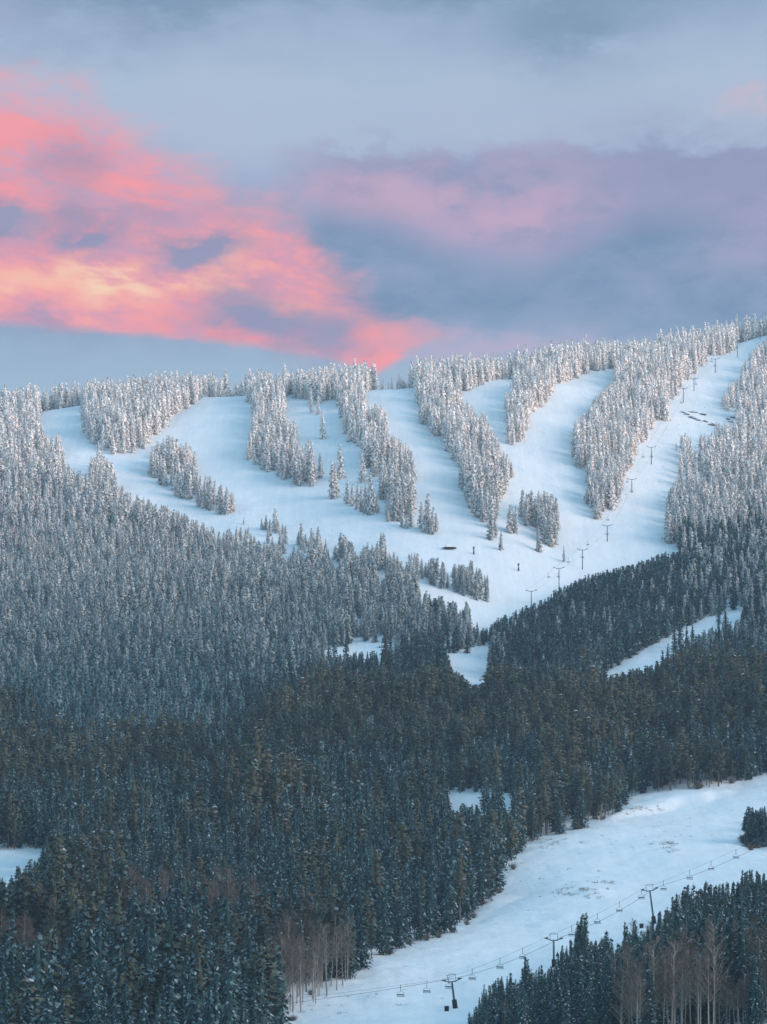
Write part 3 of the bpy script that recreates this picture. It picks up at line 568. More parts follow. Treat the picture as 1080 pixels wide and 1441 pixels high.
for i in range(n):
    z = zone[i]; r = U[i]
    if z == 0: kind[i] = 'frosted'; ht[i] = (16.5 if Z[i] > 165 else 13.5) * hv[i] * (.6 if gap[i] and behind[i] else 1)
    elif z == 1: kind[i] = 'dark' if r < .93 - .35 * (PX[i] > 960) else 'frosted'; ht[i] = 13.5 * hv[i]
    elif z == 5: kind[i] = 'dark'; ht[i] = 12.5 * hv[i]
    elif z == 2: kind[i] = 'pine' if r < .72 + .15 * cl2[i] else 'dark'; ht[i] = (15.5 if kind[i] == 'pine' else 12) * hv[i]
    elif z == 3:
        if aspz[i] and r < .6: kind[i] = 'aspen'; ht[i] = 13 * hv[i]
        else: kind[i] = 'spruce' if r < .74 + .2 * cl2[i] else 'pine'; ht[i] = 17.0 * hv[i] ** 1.15
    else:
        if aspn[i] and r < .62: kind[i] = 'aspen'; ht[i] = (12.5 if PX[i] > 850 else 9.5) * hv[i]
        else: kind[i] = 'near' if r < .97 else 'aspen'; ht[i] = 17.5 * hv[i]
rl = relief(X, Y) + rng.normal(0, .5, n)
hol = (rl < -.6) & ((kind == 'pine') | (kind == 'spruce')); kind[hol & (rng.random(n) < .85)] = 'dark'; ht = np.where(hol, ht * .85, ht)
cr = (rl > .5) & ((kind == 'spruce') | (kind == 'dark')) & (zone == 2); kind[cr & (rng.random(n) < .8)] = 'pine'
def clear(M, X, Y, Z, h, w):
    bad = np.zeros(len(X), bool)
    for f, s in ((0, 0), (.25, 0), (.5, 0), (.75, 0), (.95, 0), (.12, -1), (.12, 1), (.35, -.7), (.35, .7)):
        a, b = project(X + s * w, Y, Z + f * h); bad |= look(M, a, b, 0) == 1
    return ~bad
wid = np.select([kind == 'aspen', kind == 'near'], [1.0, 1.9], 1.4)
good = clear(SN, X, Y, Z, ht, wid) | behind
# where a tall tree will not fit at the edge of a wood, a smaller one does
for sc_ in (.82, .66, .5, .38):
    try_ = ~good & (rng.random(n) < .6); g2 = try_ & clear(SN, X, Y, Z, ht * sc_, wid * .75); ht = np.where(g2, ht * sc_, ht); good |= g2
X, Y, Z, PX, PY, zone, ht, kind = (a[good] for a in (X, Y, Z, PX, PY, zone, ht, kind))
# single trees the photograph shows by themselves: base column and row, row of the tip
SINGLE = [(455,618,578,'frosted'),(451,673,637,'frosted'),(479,674,624,'frosted'),(469,702,646,'frosted'),(473,701,652,'frosted'),(489,710,676,'frosted'),(496,713,680,'frosted'),(503,717,677,'frosted'),(510,720,684,'frosted'),(515,722,680,'frosted'),
 (521,724,660,'frosted'),(527,724,688,'frosted'),(531,722,695,'frosted'),(511,680,638,'frosted'),(593,744,706,'frosted'),(599,748,694,'frosted'),(604,750,700,'frosted'),(609,752,712,'frosted'),(614,748,722,'frosted'),
 (717,750,709,'frosted'),(720,749,714,'frosted'),(726,751,711,'frosted'),(759,777,738,'frosted'),(705,775,748,'frosted'),(690,760,720,'frosted'),(697,757,726,'frosted'),(794,791,768,'frosted'),
 (369,746,730,'frosted'),(374,745,725,'frosted'),(380,746,730,'frosted'),(387,748,716,'frosted'),(392,750,735,'frosted'),(398,752,738,'frosted'),(403,754,746,'frosted'),(424,768,735,'frosted'),(430,770,752,'frosted'),(420,767,748,'frosted'),
 (439,772,744,'frosted'),(447,774,742,'frosted'),(459,778,760,'frosted'),(479,790,750,'frosted'),(484,792,752,'frosted'),(496,792,763,'frosted'),(516,806,763,'frosted'),(528,800,769,'frosted'),(537,778,748,'frosted'),(541,780,750,'frosted'),
 (537,802,776,'frosted'),(549,804,780,'frosted'),(560,804,782,'frosted'),(658,897,845,'frosted'),(652,895,858,'dark'),(672,900,875,'dark'),(641,895,868,'dark'),(664,908,885,'dark'),(145,672,638,'frosted'),(139,676,642,'frosted'),(152,678,645,'frosted'),
 (128,690,642,'frosted'),(957,912,868,'dark'),(967,918,880,'dark'),(950,918,885,'dark'),(975,905,880,'dark'),(940,938,905,'dark'),(933,945,915,'dark'),(1012,880,848,'dark'),(1022,883,855,'dark'),
 (1056,1192,1136,'spruce'),(1063,1192,1140,'spruce'),(1072,1191,1150,'spruce'),(1078,1190,1143,'spruce'),(1050,1192,1166,'spruce')]
NEARTOP = [(680,1385),(698,1388),(705,1375),(718,1372),(730,1384),(742,1350),(752,1364),(762,1358),(771,1372),(792,1330),(799,1345),(819,1285),(833,1340),(844,1321),(853,1317),(866,1340),(880,1312),(891,1296),(905,1330),(920,1292),
 (938,1281),(949,1266),(957,1290),(967,1247),(979,1254),(987,1280),(994,1242),(1003,1248),(1012,1272),(1021,1242),(1029,1241),(1039,1265),(1047,1224),(1056,1245),(1065,1226),(1074,1238),(667,1418)]
for _ in range(46):                  # young firs scattered below the bowl
    px_ = random.uniform(335, 575); py_ = np.interp(px_, [335, 400, 480, 575], [748, 772, 796, 812]) + random.gauss(0, 10); SINGLE.append((px_, py_, py_ - random.uniform(11, 27), 'frosted'))
for _ in range(15):                  # pale stems along the left edge of the lower run
    t_ = random.random(); px_ = 385 + 110 * t_ + random.gauss(0, 5); py_ = 1440 - 62 * t_ + random.gauss(0, 5); SINGLE.append((px_, py_, py_ - random.uniform(70, 100), 'aspen'))
ex = []
for a, b, c, k in SINGLE:
    g_ = at(a, b); h = (b - c) / F * g_[1]; ex.append((g_[0], g_[1], g_[2], h, k))
for a, c in NEARTOP:                 # the tip is seen against the snow; the foot stands among its neighbours
    yy = 800.0 + (a % 7) * 5 + max(0, (800 - a)) * .12; x = (a - 540) / F * yy; z = float(ground_z(x, yy)); _, r_ = project(x, yy, z)
    h = min(24.5, (r_ - c) / F * yy); ex.append((x, yy, z, h, 'near'))
ex_n = len(ex)
X = np.concatenate([[e[0] for e in ex], X]); Y = np.concatenate([[e[1] for e in ex], Y]); Z = np.concatenate([[e[2] for e in ex], Z]); ht = np.concatenate([[e[3] for e in ex], ht])
kind = np.concatenate([np.array([e[4] for e in ex], object), kind]); n = len(X); PX, PY = project(X, Y, Z)
rot = rng.uniform(0, 6.283, n); var = rng.integers(0, 100, n); wv = rng.uniform(.88, 1.35, n) * np.where(ht < 9, 1.15, 1)
wv *= np.clip(1.25 - .25 * ht / 16, .8, 1.15)
isex = np.arange(n) < ex_n; lx = rng.normal(0, .022, n); ly = rng.normal(0, .022, n)

# how much of each tree shows from here (nearer trees cover farther ones): picks those that show largest
cover = np.zeros((1441, 1080), bool); area = np.zeros(n)
TX, TY = project(X, Y, Z + ht)
for i in np.argsort(Y, kind='stable'):
    w = (1.6 if kind[i] != 'aspen' else .9) * F / Y[i]; x0, x1 = int(PX[i] - w), int(PX[i] + w) + 1; y0, y1 = int(TY[i]), int(PY[i])
    if x1 < 1 or x0 > 1079 or y0 > 1440 or y1 < 1: continue
    tot = 0
    for r_ in range(max(0, y0), min(1441, y1), 2):
        f = (r_ - y0) / max(1, y1 - y0); hw = w * (.15 + .85 * f); a, b = max(0, int(PX[i] - hw)), min(1080, int(PX[i] + hw) + 1)
        if b > a: seg = cover[r_:r_ + 2, a:b]; tot += seg.size - seg.sum(); seg[:] = True
    area[i] = tot
area[isex] += 400
single = np.zeros(n, bool)
FAM = {'frosted': 'fir', 'dark': 'spruce', 'spruce': 'spruce', 'near': 'spruce', 'pine': 'pine', 'aspen': 'aspen'}
fam = np.array([FAM[k] for k in kind], object)
inview = (PX > -5) & (PX < 1085) & (TY < 1436) & (area > 14)
for fm in ('fir', 'spruce', 'pine', 'aspen'):
    c = np.where((fam == fm) & inview)[0]; c = c[np.argsort(-area[c])][:296]; single[c] = True
print('trees', n, {k: int((kind == k).sum()) for k in set(kind)}, 'single', int(single.sum()), {k: int(((fam == k) & single).sum()) for k in set(fam)})

# labels: which tree, by its looks and by the landmark it stands nearest to
MARK = [(641,1400,'the lowest lift tower'),(778,1372,'the half hidden lift tower'),(914,1290,'the upper near-lift tower'),(819,1340,'the tallest pointed spruce'),(1060,1300,'the end of the near stand'),
 (1060,1180,'the scrubby piste island'),(443,1398,'the pale slanting piste-edge trunks'),(30,1215,'the small clearing at the edge'),(170,1180,'the gap with leaning dead trunks'),(313,1138,'the cabin roof'),
 (676,1125,'the clearing behind the lower wood'),(800,1165,'the small snow gap'),(900,1125,'the bright snow bank'),(700,1260,'the bulge beside the near piste'),
 (590,1320,'the straight lower wood edge'),(520,915,'the thin glade in the valley'),(665,940,'the snowy gully'),(940,910,'the diagonal upper track'),(860,955,'the foot of the diagonal track'),(1040,860,'the head of the diagonal track'),
 (330,550,'the summit lift station'),(985,590,'the rock outcrop'),(455,600,'the lone fir on the slope'),(760,745,'the small dark copse'),(690,830,'the long island of firs'),(270,690,'the curved island of trees'),(180,610,'the high left wood'),
 (395,640,'the firs below the ridge'),(550,680,'the middle tongue of firs'),(665,690,'the long right tongue of firs'),(730,600,'the narrow upper tongue of firs'),(850,690,'the broad high-lift wood'),
 (633,771,'the snow-covered machine'),(120,1330,'the reddish bare aspens'),(280,1290,'the small aspen patch'),(990,1420,'the dense bare aspens'),(100,1050,'the brown pine slope'),(400,1050,'the hollow of the pine belt'),(600,1040,'the crest of the pine belt'),
 (800,1030,'the middle of the pine belt'),(1000,1000,"the pine belt's high end"),(300,1420,'the lower corner of the wood'),(450,1220,'the heart of the lower wood'),(560,1180,'the shaded lower wood'),(200,1160,'the trees around the gap')]
ORD = [w + ' one' for w in 'first second third fourth fifth sixth seventh eighth ninth tenth'.split()]
DIRN = ['to the right of', 'above', 'to the left of', 'below']
LOOKS = {'frosted': 'rime-white fir', 'dark': 'thinly frosted spruce', 'spruce': 'snow-flecked spruce', 'near': 'dark-boughed spruce', 'pine': 'brown-green pine', 'aspen': 'leafless aspen'}
def size_word(h, k):
    m = {'aspen': 13.5, 'near': 17.5}.get(k, 15)
    return 'tall' if h > m * 1.12 else 'short' if h < m * .8 else 'mid-sized'
labels = {}; buckets = {}
for i in np.where(single)[0]:
    cx, cy = PX[i], (PY[i] + TY[i]) / 2; d = [math.hypot(cx - a, cy - b) for a, b, _ in MARK]; j = int(np.argmin(d))
    ang = math.degrees(math.atan2(MARK[j][1] - cy, cx - MARK[j][0])) % 360; q_ = int(((ang + 45) % 360) // 90)
    buckets.setdefault((j, q_, kind[i], size_word(ht[i], kind[i])), []).append((d[j], i))
for (j, q_, k, sz), lst in buckets.items():
    for r_, (_, i) in enumerate(sorted(lst)):
        o = ORD[r_] if r_ < 10 else '%dth one' % (r_ + 1)
        labels[i] = '%s %s, %s %s %s' % (sz, LOOKS[k], o, DIRN[q_], MARK[j][2])
NAME = {'fir': 'frosted_fir', 'spruce': 'spruce', 'pine': 'pine', 'aspen': 'aspen'}
CAT = {'fir': 'fir tree', 'spruce': 'spruce tree', 'pine': 'pine tree', 'aspen': 'aspen tree'}
GRP = {'fir': 'rime-covered firs on the upper slopes', 'spruce': 'spruces of the lower woods', 'pine': 'pines of the belt across the slope', 'aspen': 'bare aspens among the conifers'}
for i in np.where(single)[0]:
    K = KIND[kind[i]]; cm, tm, wm, h0 = K[var[i] % len(K)]; s = ht[i] / h0; fm = fam[i]
    e = empty(NAME[fm], (X[i], Y[i], Z[i]), rot[i]); e.scale = (s * wv[i], s * wv[i], s); e.rotation_euler = (lx[i], ly[i], rot[i])
    link('trunk', tm, e); link('crown', cm, e)
    tag(e, labels[i], CAT[fm], GRP[fm])
# the rest of each wood: one object, trees instanced on points
def forest(name, sel, kd, label, cat):
    ids = np.where(sel)[0]
    if not len(ids): return
    K = KIND[kd]; pc = bpy.data.collections.new('shapes_' + kd + '_' + name)
    for j, (_, _, wm, _) in enumerate(K):
        o = bpy.data.objects.new('%s_shape_%d' % (kd, j), wm); pc.objects.link(o)
    h0 = K[0][3]
    m = bpy.data.meshes.new(name); m.vertices.add(len(ids)); m.vertices.foreach_set('co', np.stack([X[ids], Y[ids], Z[ids]], 1).astype(np.float32).ravel())
    for an, ty, dat in (('rz', 'FLOAT', rot[ids]), ('vi', 'INT', var[ids] % len(K))):
        a = m.attributes.new(an, ty, 'POINT'); a.data.foreach_set('value', dat.astype(np.int32 if ty == 'INT' else np.float32))
    a = m.attributes.new('rt', 'FLOAT_VECTOR', 'POINT'); a.data.foreach_set('vector', np.stack([lx[ids], ly[ids], rot[ids]], 1).astype(np.float32).ravel())
    a = m.attributes.new('sc', 'FLOAT_VECTOR', 'POINT'); s = ht[ids] / h0; a.data.foreach_set('vector', np.stack([s * wv[ids], s * wv[ids], s], 1).astype(np.float32).ravel())
    ob = link(name, m); gn = bpy.data.node_groups.new('plant_' + name, 'GeometryNodeTree')
    gn.interface.new_socket('Geometry', in_out='INPUT', socket_type='NodeSocketGeometry'); gn.interface.new_socket('Geometry', in_out='OUTPUT', socket_type='NodeSocketGeometry')
    nn, ll = gn.nodes, gn.links; gi = nn.new('NodeGroupInput'); go = nn.new('NodeGroupOutput')
    ip = nn.new('GeometryNodeInstanceOnPoints'); ci = nn.new('GeometryNodeCollectionInfo'); ci.inputs['Collection'].default_value = pc; ci.inputs['Separate Children'].default_value = True; ci.inputs['Reset Children'].default_value = True
    def na(nm, ty):
        x = nn.new('GeometryNodeInputNamedAttribute'); x.data_type = ty; x.inputs['Name'].default_value = nm; return x.outputs['Attribute']
    ll.new(gi.outputs[0], ip.inputs['Points']); ll.new(ci.outputs[0], ip.inputs['Instance']); ip.inputs['Pick Instance'].default_value = True
    ll.new(na('vi', 'INT'), ip.inputs['Instance Index']); ll.new(na('rt', 'FLOAT_VECTOR'), ip.inputs['Rotation']); ll.new(na('sc', 'FLOAT_VECTOR'), ip.inputs['Scale'])
    ll.new(ip.outputs[0], go.inputs[0]); md = ob.modifiers.new('plant', 'NODES'); md.node_group = gn
    tag(ob, label, cat, kind='stuff')
rest = ~single
forest('frosted_forest', rest & (kind == 'frosted'), 'frosted', 'dense rime-white fir forest covering the upper mountain slopes', 'forest')
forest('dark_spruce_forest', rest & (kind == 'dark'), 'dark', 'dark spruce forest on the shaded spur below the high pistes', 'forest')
forest('pine_forest', rest & (kind == 'pine'), 'pine', 'brown-green pine belt across the middle slope', 'forest')
forest('spruce_forest', rest & (kind == 'spruce'), 'spruce', 'snow-flecked spruce wood filling the lower slope', 'forest')
forest('near_spruce_stand', rest & (kind == 'near'), 'near', 'inner trees of the dark spruce stand below the near lift', 'forest')
forest('aspen_thicket', rest & (kind == 'aspen'), 'aspen', 'thicket of bare grey-brown aspen stems below the spruces', 'forest')

# ------------------------------------------------------------------ shrubs at the piste edges and scrub poking through the near piste
def shrubs(pts, shapes, lab, grp, smin, smax):
    for j, (a, b) in enumerate(pts):
        g_ = at(a, b); o = link('shrub', shapes[j % len(shapes)], None, g_); o.rotation_euler = (0, 0, random.uniform(0, 6)); s_ = random.uniform(smin, smax); o.scale = (s_ * random.uniform(.8, 1.5), s_, s_ * random.uniform(.7, 1.1))
        tag(o, lab, 'shrub', grp)
r2 = random.Random(5)
def around(cx, cy, sx_, sy_, k): return [(cx + r2.gauss(0, sx_), cy + r2.gauss(0, sy_)) for _ in range(k)]
shrubs(around(1062, 1188, 13, 4, 16), BUSH, 'bare brown bush crowding the scrubby island in the near piste', 'bushes on the piste island', .8, 1.4)
edge = [(720,1226),(712,1245),(700,1256),(690,1268),(684,1277),(672,1292),(660,1301),(640,1314),(622,1318),(600,1324),(575,1331),(560,1338),(545,1346),(520,1360),(500,1377),(470,1392),(440,1402),(425,1420),(412,1436)]
shrubs([(a + r2.uniform(-5, 3), b + r2.uniform(-4, 2)) for a, b in edge if r2.random() < .75], BUSH, 'low bare bush at the foot of the wood beside the near piste', 'bushes along the wood edge', .6, 1.1)
edge2 = [(735,1195),(760,1180),(790,1172),(815,1168),(832,1162),(850,1152),(868,1144),(880,1134),(828,1150),(845,1146),(835,1140),(1005,1110),(985,1110),(1030,1104),(1060,1096)]
shrubs([(a + r2.uniform(-4, 4), b + r2.uniform(-3, 3)) for a, b in edge2 for _ in range(r2.randint(0, 2))], BUSH, 'dark bare bush on the bank along the top of the near piste', 'bushes along the upper bank', .7, 1.4)
shrubs(around(938, 1190, 9, 4, 14), SCRUB, 'dark scrub patch poking through snow high on the near piste', 'dark scrub patch on the piste', .9, 1.6)
shrubs(around(810, 1255, 18, 5, 26) + around(850, 1245, 12, 6, 12), SCRUB, 'low twiggy scrub in the middle of the near piste', 'scrub in the middle of the piste', .6, 1.3)
shrubs(around(905, 1140, 16, 3, 16) + around(780, 1186, 16, 4, 14), SCRUB, 'flattened scrub under the snow bank topping the near piste', 'scrub below the snow bank', .8, 1.4)
shrubs(around(860, 1185, 50, 14, 26) + around(960, 1170, 45, 14, 18) + around(770, 1240, 40, 18, 20), SCRUB, 'small tuft of scrub scattered over the snow of the near piste', 'scattered scrub tufts', .35, .8)
shrubs(around(460, 1420, 22, 8, 8) + around(600, 1385, 60, 14, 6), SCRUB, 'small tuft of scrub low on the near piste', 'scrub tufts low on the piste', .4, .9)
shrubs([(908 + r2.uniform(-40, 25), 700 + r2.uniform(-55, 50)) for _ in range(14)] + [(975 + r2.uniform(-25, 25), 575 + r2.uniform(-6, 30)) for _ in range(8)], SCRUB, 'tiny frosted scrub tuft under the high lift', 'scrub tufts under the high lift', .5, 1.0)
# fallen and leaning dead trunks, pale stems at the piste edge
def snag(a, b, h, lean, ang, lab, r0_=.14):
    g_ = at(a, b); d = np.array([math.sin(lean) * math.cos(ang), math.sin(lean) * math.sin(ang), math.cos(lean)]); e = empty('dead_tree', g_)
    m_ = MB(); m_.tube([-.4 * d, d * h * .5 + [0, 0, .05], d * h], [r0_, r0_ * .7, r0_ * .25], 6); m_.build('trunk', ASP, e)
    for k in range(3):
        m_ = MB(); p1 = d * h * (.5 + .15 * k); m_.tube([p1, p1 + np.array([(-1) ** k * .7, .3, .5])], [.035, .012], 4); m_.build('branch', ASP, e)
    tag(e, lab, 'dead tree')
snag(160, 1173, 9, 1.05, math.pi, 'pale dead trunk leaning left beside the gap in the lower left wood')
snag(52, 1195, 7, 1.1, math.pi, 'pale dead trunk leaning over the top of the small left clearing')
snag(80, 1186, 8, 1.0, math.pi, 'short dead trunk leaning left just right of the small clearing')
snag(441, 1412, 17, .10, 0.1, 'leftmost of three bare slanting trunks standing on the piste edge', .13)
snag(450, 1402, 15, .03, 2.6, 'middle of three bare slanting trunks standing on the piste edge', .12)
snag(466, 1388, 18, .07, 0.2, 'rightmost of three bare slanting trunks standing on the piste edge', .15)

# ------------------------------------------------------------------ chairlifts
def rz_m(a): c, s_ = math.cos(a), math.sin(a); return np.array([[c, -s_, 0], [s_, c, 0], [0, 0, 1.0]])
def tower(loc, h, ang, lean, lab, arm=4.1, thick=.6, pad=True, frame=True):
    # ang: direction of the line; the cross-arm stands square to it; local y runs along the line
    e = empty('lift_tower', loc, ang); e.rotation_euler = (0, lean, ang); k = thick
    MB().tube([(0, 0, -1.5), (0, 0, h * .5), (0, 0, h - .3)], [.42 * k, .36 * k, .30 * k], 12).build('pole', STEEL, e, True)
    hw = arm / 2
    m_ = MB(); m_.box((0, 0, h - .15), (arm * .52, .42 * k, .42 * k)); rr = np.array([[math.cos(a_), 0, math.sin(a_)] for a_ in (0,)])
    for s_ in (-1, 1):
        a_ = -s_ * .30; ro = np.array([[math.cos(a_), 0, math.sin(a_)], [0, 1, 0], [-math.sin(a_), 0, math.cos(a_)]]); m_.box((s_ * arm * .37, 0, h + .10), (arm * .30, .36 * k, .34 * k), ro)
    m_.build('crossarm', STEEL, e)
    for s_ in (-1, 1):
        sh = MB(); sh.box((s_ * hw, 0, h + .30), (.12 * k, 2.6, .22 * k))
        for j in range(4): sh.tube([(s_ * hw - .09, -1.0 + .66 * j, h + .48), (s_ * hw + .09, -1.0 + .66 * j, h + .48)], .20 * k, 10)
        sh.build('sheave_train', STEEL, e)
    if frame:
        m_ = MB()
        for s_ in (-1, 1): m_.box((s_ * arm * .25, 0, h + .75), (.14 * k, .14 * k, 1.5))
        m_.box((0, 0, h + 1.5), (arm * .66, .16 * k, .16 * k)); m_.build('lifting_frame', STEEL, e)
        m_ = MB(); m_.box((0, 0, h + 1.75), (1.2, .08, .06)); m_.box((-.6, 0, h + 1.63), (.08, .08, .3)); m_.box((.6, 0, h + 1.63), (.08, .08, .3)); m_.build('service_rail', STEEL, e)
        m_ = MB()
        for j in range(int(h / .5)): m_.box((0, -.42 * k, .6 + j * .5), (.36, .05, .05))
        for s_ in (-1, 1): m_.box((s_ * .2, -.44 * k, h / 2 + .3), (.05, .05, h - .8))
        m_.build('ladder', STEEL, e)
    if pad: MB().tube([(0, 0, -.4), (0, 0, 1.9), (0, 0, 2.1)], [.62, .60, .40], 12).build('base_padding', BLACK, e, True)
    tag(e, lab, 'lift tower', 'towers of the near lift' if frame else 'towers of the high lift')
    def tip(s_): 
        v_ = np.array([s_ * hw, 0, h + .68]); cl, sl = math.cos(lean), math.sin(lean); v_ = np.array([v_[0] * cl + v_[2] * sl, v_[1], -v_[0] * sl + v_[2] * cl]); return np.array(loc) + rz_m(ang) @ v_
    return tip(-1), tip(1)
def chair(pt, ang, lab, grp, k=1.0):
    e = empty('lift_chair', pt, ang); h = 2.9; e.scale = (.85, .85, .9)
    MB().tube([(0, 0, .05), (0, -.12, -.4), (0, -.12, -h + 1.3)], .075 * k, 6).build('hanger', CABLE, e)
    MB().box((0, 0, .02), (.16, .5, .14)).build('grip', STEEL, e)
    m_ = MB()
    for s_ in (-1, 1): m_.tube([(s_ * .1, -.12, -h + 1.3), (s_ * 1.0, -.1, -h + 1.0), (s_ * 1.05, -.15, -h + .1), (s_ * 1.05, .35, -h)], .04 * k, 6)
    m_.build('frame', CABLE, e)
    MB().box((0, .12, -h), (2.1, .55, .13)).build('seat', SEATM, e)
    MB().box((0, -.18, -h + .45), (2.1, .08, .34), None, 0).build('backrest', SEATM, e)
    tag(e, lab, 'lift chair', grp); return e
def catenary(a, b, sag, k=14):
    a, b = np.array(a), np.array(b); return [a + (b - a) * t - np.array([0, 0, 4 * sag * t * (1 - t)]) for t in np.linspace(0, 1, k)]
T1 = at(641, 1420); T3 = at(921, 1300)
d_ = T3[:2] - T1[:2]; along = lambda t: T1[:2] + d_ * t; ANG = math.atan2(-d_[0], d_[1])
def onl(t): x, y = along(t); return np.array([x, y, float(ground_z(x, y))])
t2 = min(np.linspace(0, 1, 400), key=lambda t: abs(along(t)[0] / along(t)[1] - (778 - 540) / F))
T2 = onl(t2)
def hfor(base, row): return (project(*base)[1] - row) / F * base[1]
towers = [(onl(-1.6), 9.5, 'off', 'lift tower below the lowest one, at the bottom edge of the near piste'), (T1, hfor(T1, 1381), 'a', 'lowest lift tower of the near piste, standing free with a padded foot'),
 (T2, hfor(T2, 1323), 'b', 'lift tower whose pole is half hidden by the dark spruces'), (T3, hfor(T3, 1253), 'c', 'upper leaning lift tower of the near piste, above the near spruce tops'), (onl(1.95), 11, 'off', 'highest lift tower of the near piste, up beside the scrubby island')]
ends = []
for b_, h, nm, lab in towers:
    ends.append(tower(b_, h, ANG, -.13 if nm in 'ac' else (0 if nm == 'b' else -.05), lab))
for s_, nm in ((0, 'left'), (1, 'right')):
    m_ = MB(); pts = []
    for i in range(len(ends) - 1):
        c_ = catenary(ends[i][s_], ends[i + 1][s_], (.9, .5, .6, 1.0)[i] * (1 + s_ * .9)); pts += c_ if i == 0 else c_[1:]
    m_.tube(pts, (.03, .05)[s_], 6); o = m_.build('lift_cable', CABLE); tag(o, 'thin haul cable carrying the chairs on the left side of the near lift' if s_ == 0 else 'darker sagging cable on the right side of the near lift', 'cable')
    if s_ == 0: LP = pts
LPa = np.array(LP); lpx, _ = project(LPa[:, 0], LPa[:, 1], LPa[:, 2])
cw = [(564,'first chair from the bottom edge'),(601,'second chair, left of the lowest tower'),(632,'chair hanging right beside the lowest lift tower'),(665,'chair just right of the lowest lift tower'),(704,'second chair right of the lowest lift tower'),(736,'chair just left of the half hidden tower'),
 (805,'chair just right of the half hidden tower'),(841,'chair midway between the half hidden and the upper tower'),(872,'chair left of the upper leaning tower'),(903,'chair hanging right beside the upper leaning tower'),(934,'chair just right of the upper leaning tower'),(971,'second chair right of the upper leaning tower'),(1001,'third chair right of the upper leaning tower'),(1036,'topmost chair, below the scrubby island')]
for cxp, lab in cw:
    pt = np.array([np.interp(cxp, lpx, LPa[:, j]) for j in range(3)]); chair(pt, ANG, 'empty ' + lab + ' of the near lift', 'chairs on the near lift')
for a, b, lab in ((629,1424,'black padded drum on the snow left of the lowest lift tower'), (903,1306,'black padded drum on the snow left of the upper leaning tower'), (517,1350,'dark post with a snow cap at the lower edge of the wood')):
    g_ = at(a, b); e = empty('snow_marker', g_); MB().tube([(0, 0, -.3), (0, 0, 1.1), (0, 0, 1.25)], [.55, .6, .4], 10).build('drum', BLACK, e, True)
    MB().tube([(0, 0, 1.25), (0, 0, 1.34)], [.36, .2], 10).build('snow_cap', SNOW, e, True); tag(e, lab, 'drum')
# the high lift, up through the cut on the right
HI = [(748,851,830,'first'),(787,830,797,'second'),(820,801,771,'third'),(855,762,737,'fourth'),(889.5,692,672,'fifth'),(917,654,627,'sixth'),(962,567,545,'seventh'),(977,550,531,'eighth'),(1007,525,503,'ninth'),(1038,503,478,'tenth'),(1070,478,452,'eleventh and topmost')]
hb = []
for a, b, c, o_ in HI:
    g_ = at(a, b); hb.append((g_, (b - c) / F * g_[1], o_))
he = []
for i, (g_, h, o_) in enumerate(hb):
    d2 = hb[min(i + 1, len(hb) - 1)][0] - hb[max(0, i - 1)][0]; he.append(tower(g_, max(7.5, h - 1.0), math.atan2(-d2[0], d2[1]), 0.0, o_ + ' tower from the bottom of the high lift', arm=5.6, thick=.65, pad=False, frame=False))
for s_ in (0, 1):
    m_ = MB(); pts = []
    for i in range(len(he) - 1): pts += catenary(he[i][s_], he[i + 1][s_], 1.2, 6)[(0 if i == 0 else 1):]
    m_.tube(pts, .04, 4); o = m_.build('lift_cable', CABLE); tag(o, ('left' if s_ == 0 else 'right') + ' haul cable of the high lift climbing the upper piste', 'cable')
    P_ = np.array(pts)
    for k in range(4, len(P_) - 2, 4 if s_ == 0 else 5):
        d2 = P_[k + 1] - P_[k - 1]; chair(P_[k], math.atan2(-d2[0], d2[1]), 'small empty chair hanging on the high lift over the upper piste', 'chairs on the high lift')

# ------------------------------------------------------------------ buildings, machine, snow guns, rocks
def hut(a, b, wx, wy, hh, lab, nm='lift_station', ov=.6, wm=WOOD):
    g_ = at(a, b); e = empty(nm, g_)
    MB().box((0, wy / 2, hh / 2 - .4), (wx, wy, hh + .8)).build('wall', wm, e)
    m_ = MB(); m_.box((0, wy / 2, hh + .12), (wx + 2 * ov, wy + 2 * ov, .22)); rf = m_.build('roof', WOOD, e); m_ = MB(); m_.box((0, wy / 2, hh + .42), (wx + 2 * ov - .1, wy + 2 * ov - .1, .36), None, 0, .93); m_.build('roof_snow', SNOW, rf)
    for s_ in (-.28, .28):
        w_ = MB().box((s_ * wx, -.03, hh * .55), (wx * .22, .08, hh * .35)).build('window', BLACK, e); MB().box((s_ * wx, -.05, hh * .55), (wx * .24, .05, .08)).build('crossbar', WOOD, w_)
    MB().box((0, -.03, 1.0), (.9, .08, 2.0)).build('door', BLACK, e); tag(e, lab, 'building'); return g_, e
g_, e = hut(330, 549, 8.5, 4, 2.6, 'small dark summit lift station with snowy roof between the ridge trees')
m_ = MB()
for a, b in ((-5, -2), (3.2, -2)): m_.tube([(a, b, -.5), (a, b, 4.6)], .22, 8)
m_.box((-.9, -2, 4.7), (10.5, .5, .45)); m_.build('gantry', STEEL, e)
for a in (-5, 3.2): MB().tube([(a, -2, -.2), (a, -2, 1.2)], .5, 10).build('post_padding', BLACK, e)
hut(1063, 462, 4.5, 4, 3.4, 'dark hut on the skyline at the head of the high lift', 'summit_hut')
g_, e = hut(313, 1150, 5.5, 4, 5.6, 'cabin showing only its pale roof among the pines', 'cabin', .4)
g_ = at(633, 773); e = empty('snow_groomer', g_, .25)
MB().box((0, 0, .75), (5.0, 2.6, .9)).build('body', STEEL, e); MB().box((1.1, 0, 1.6), (1.5, 2.0, .9), None, 0, .8).build('cab', WOOD, e)
for s_ in (-1, 1): MB().box((0, s_ * 1.5, .38), (5.2, .7, .75), None, 0, .9).build('track', BLACK, e)
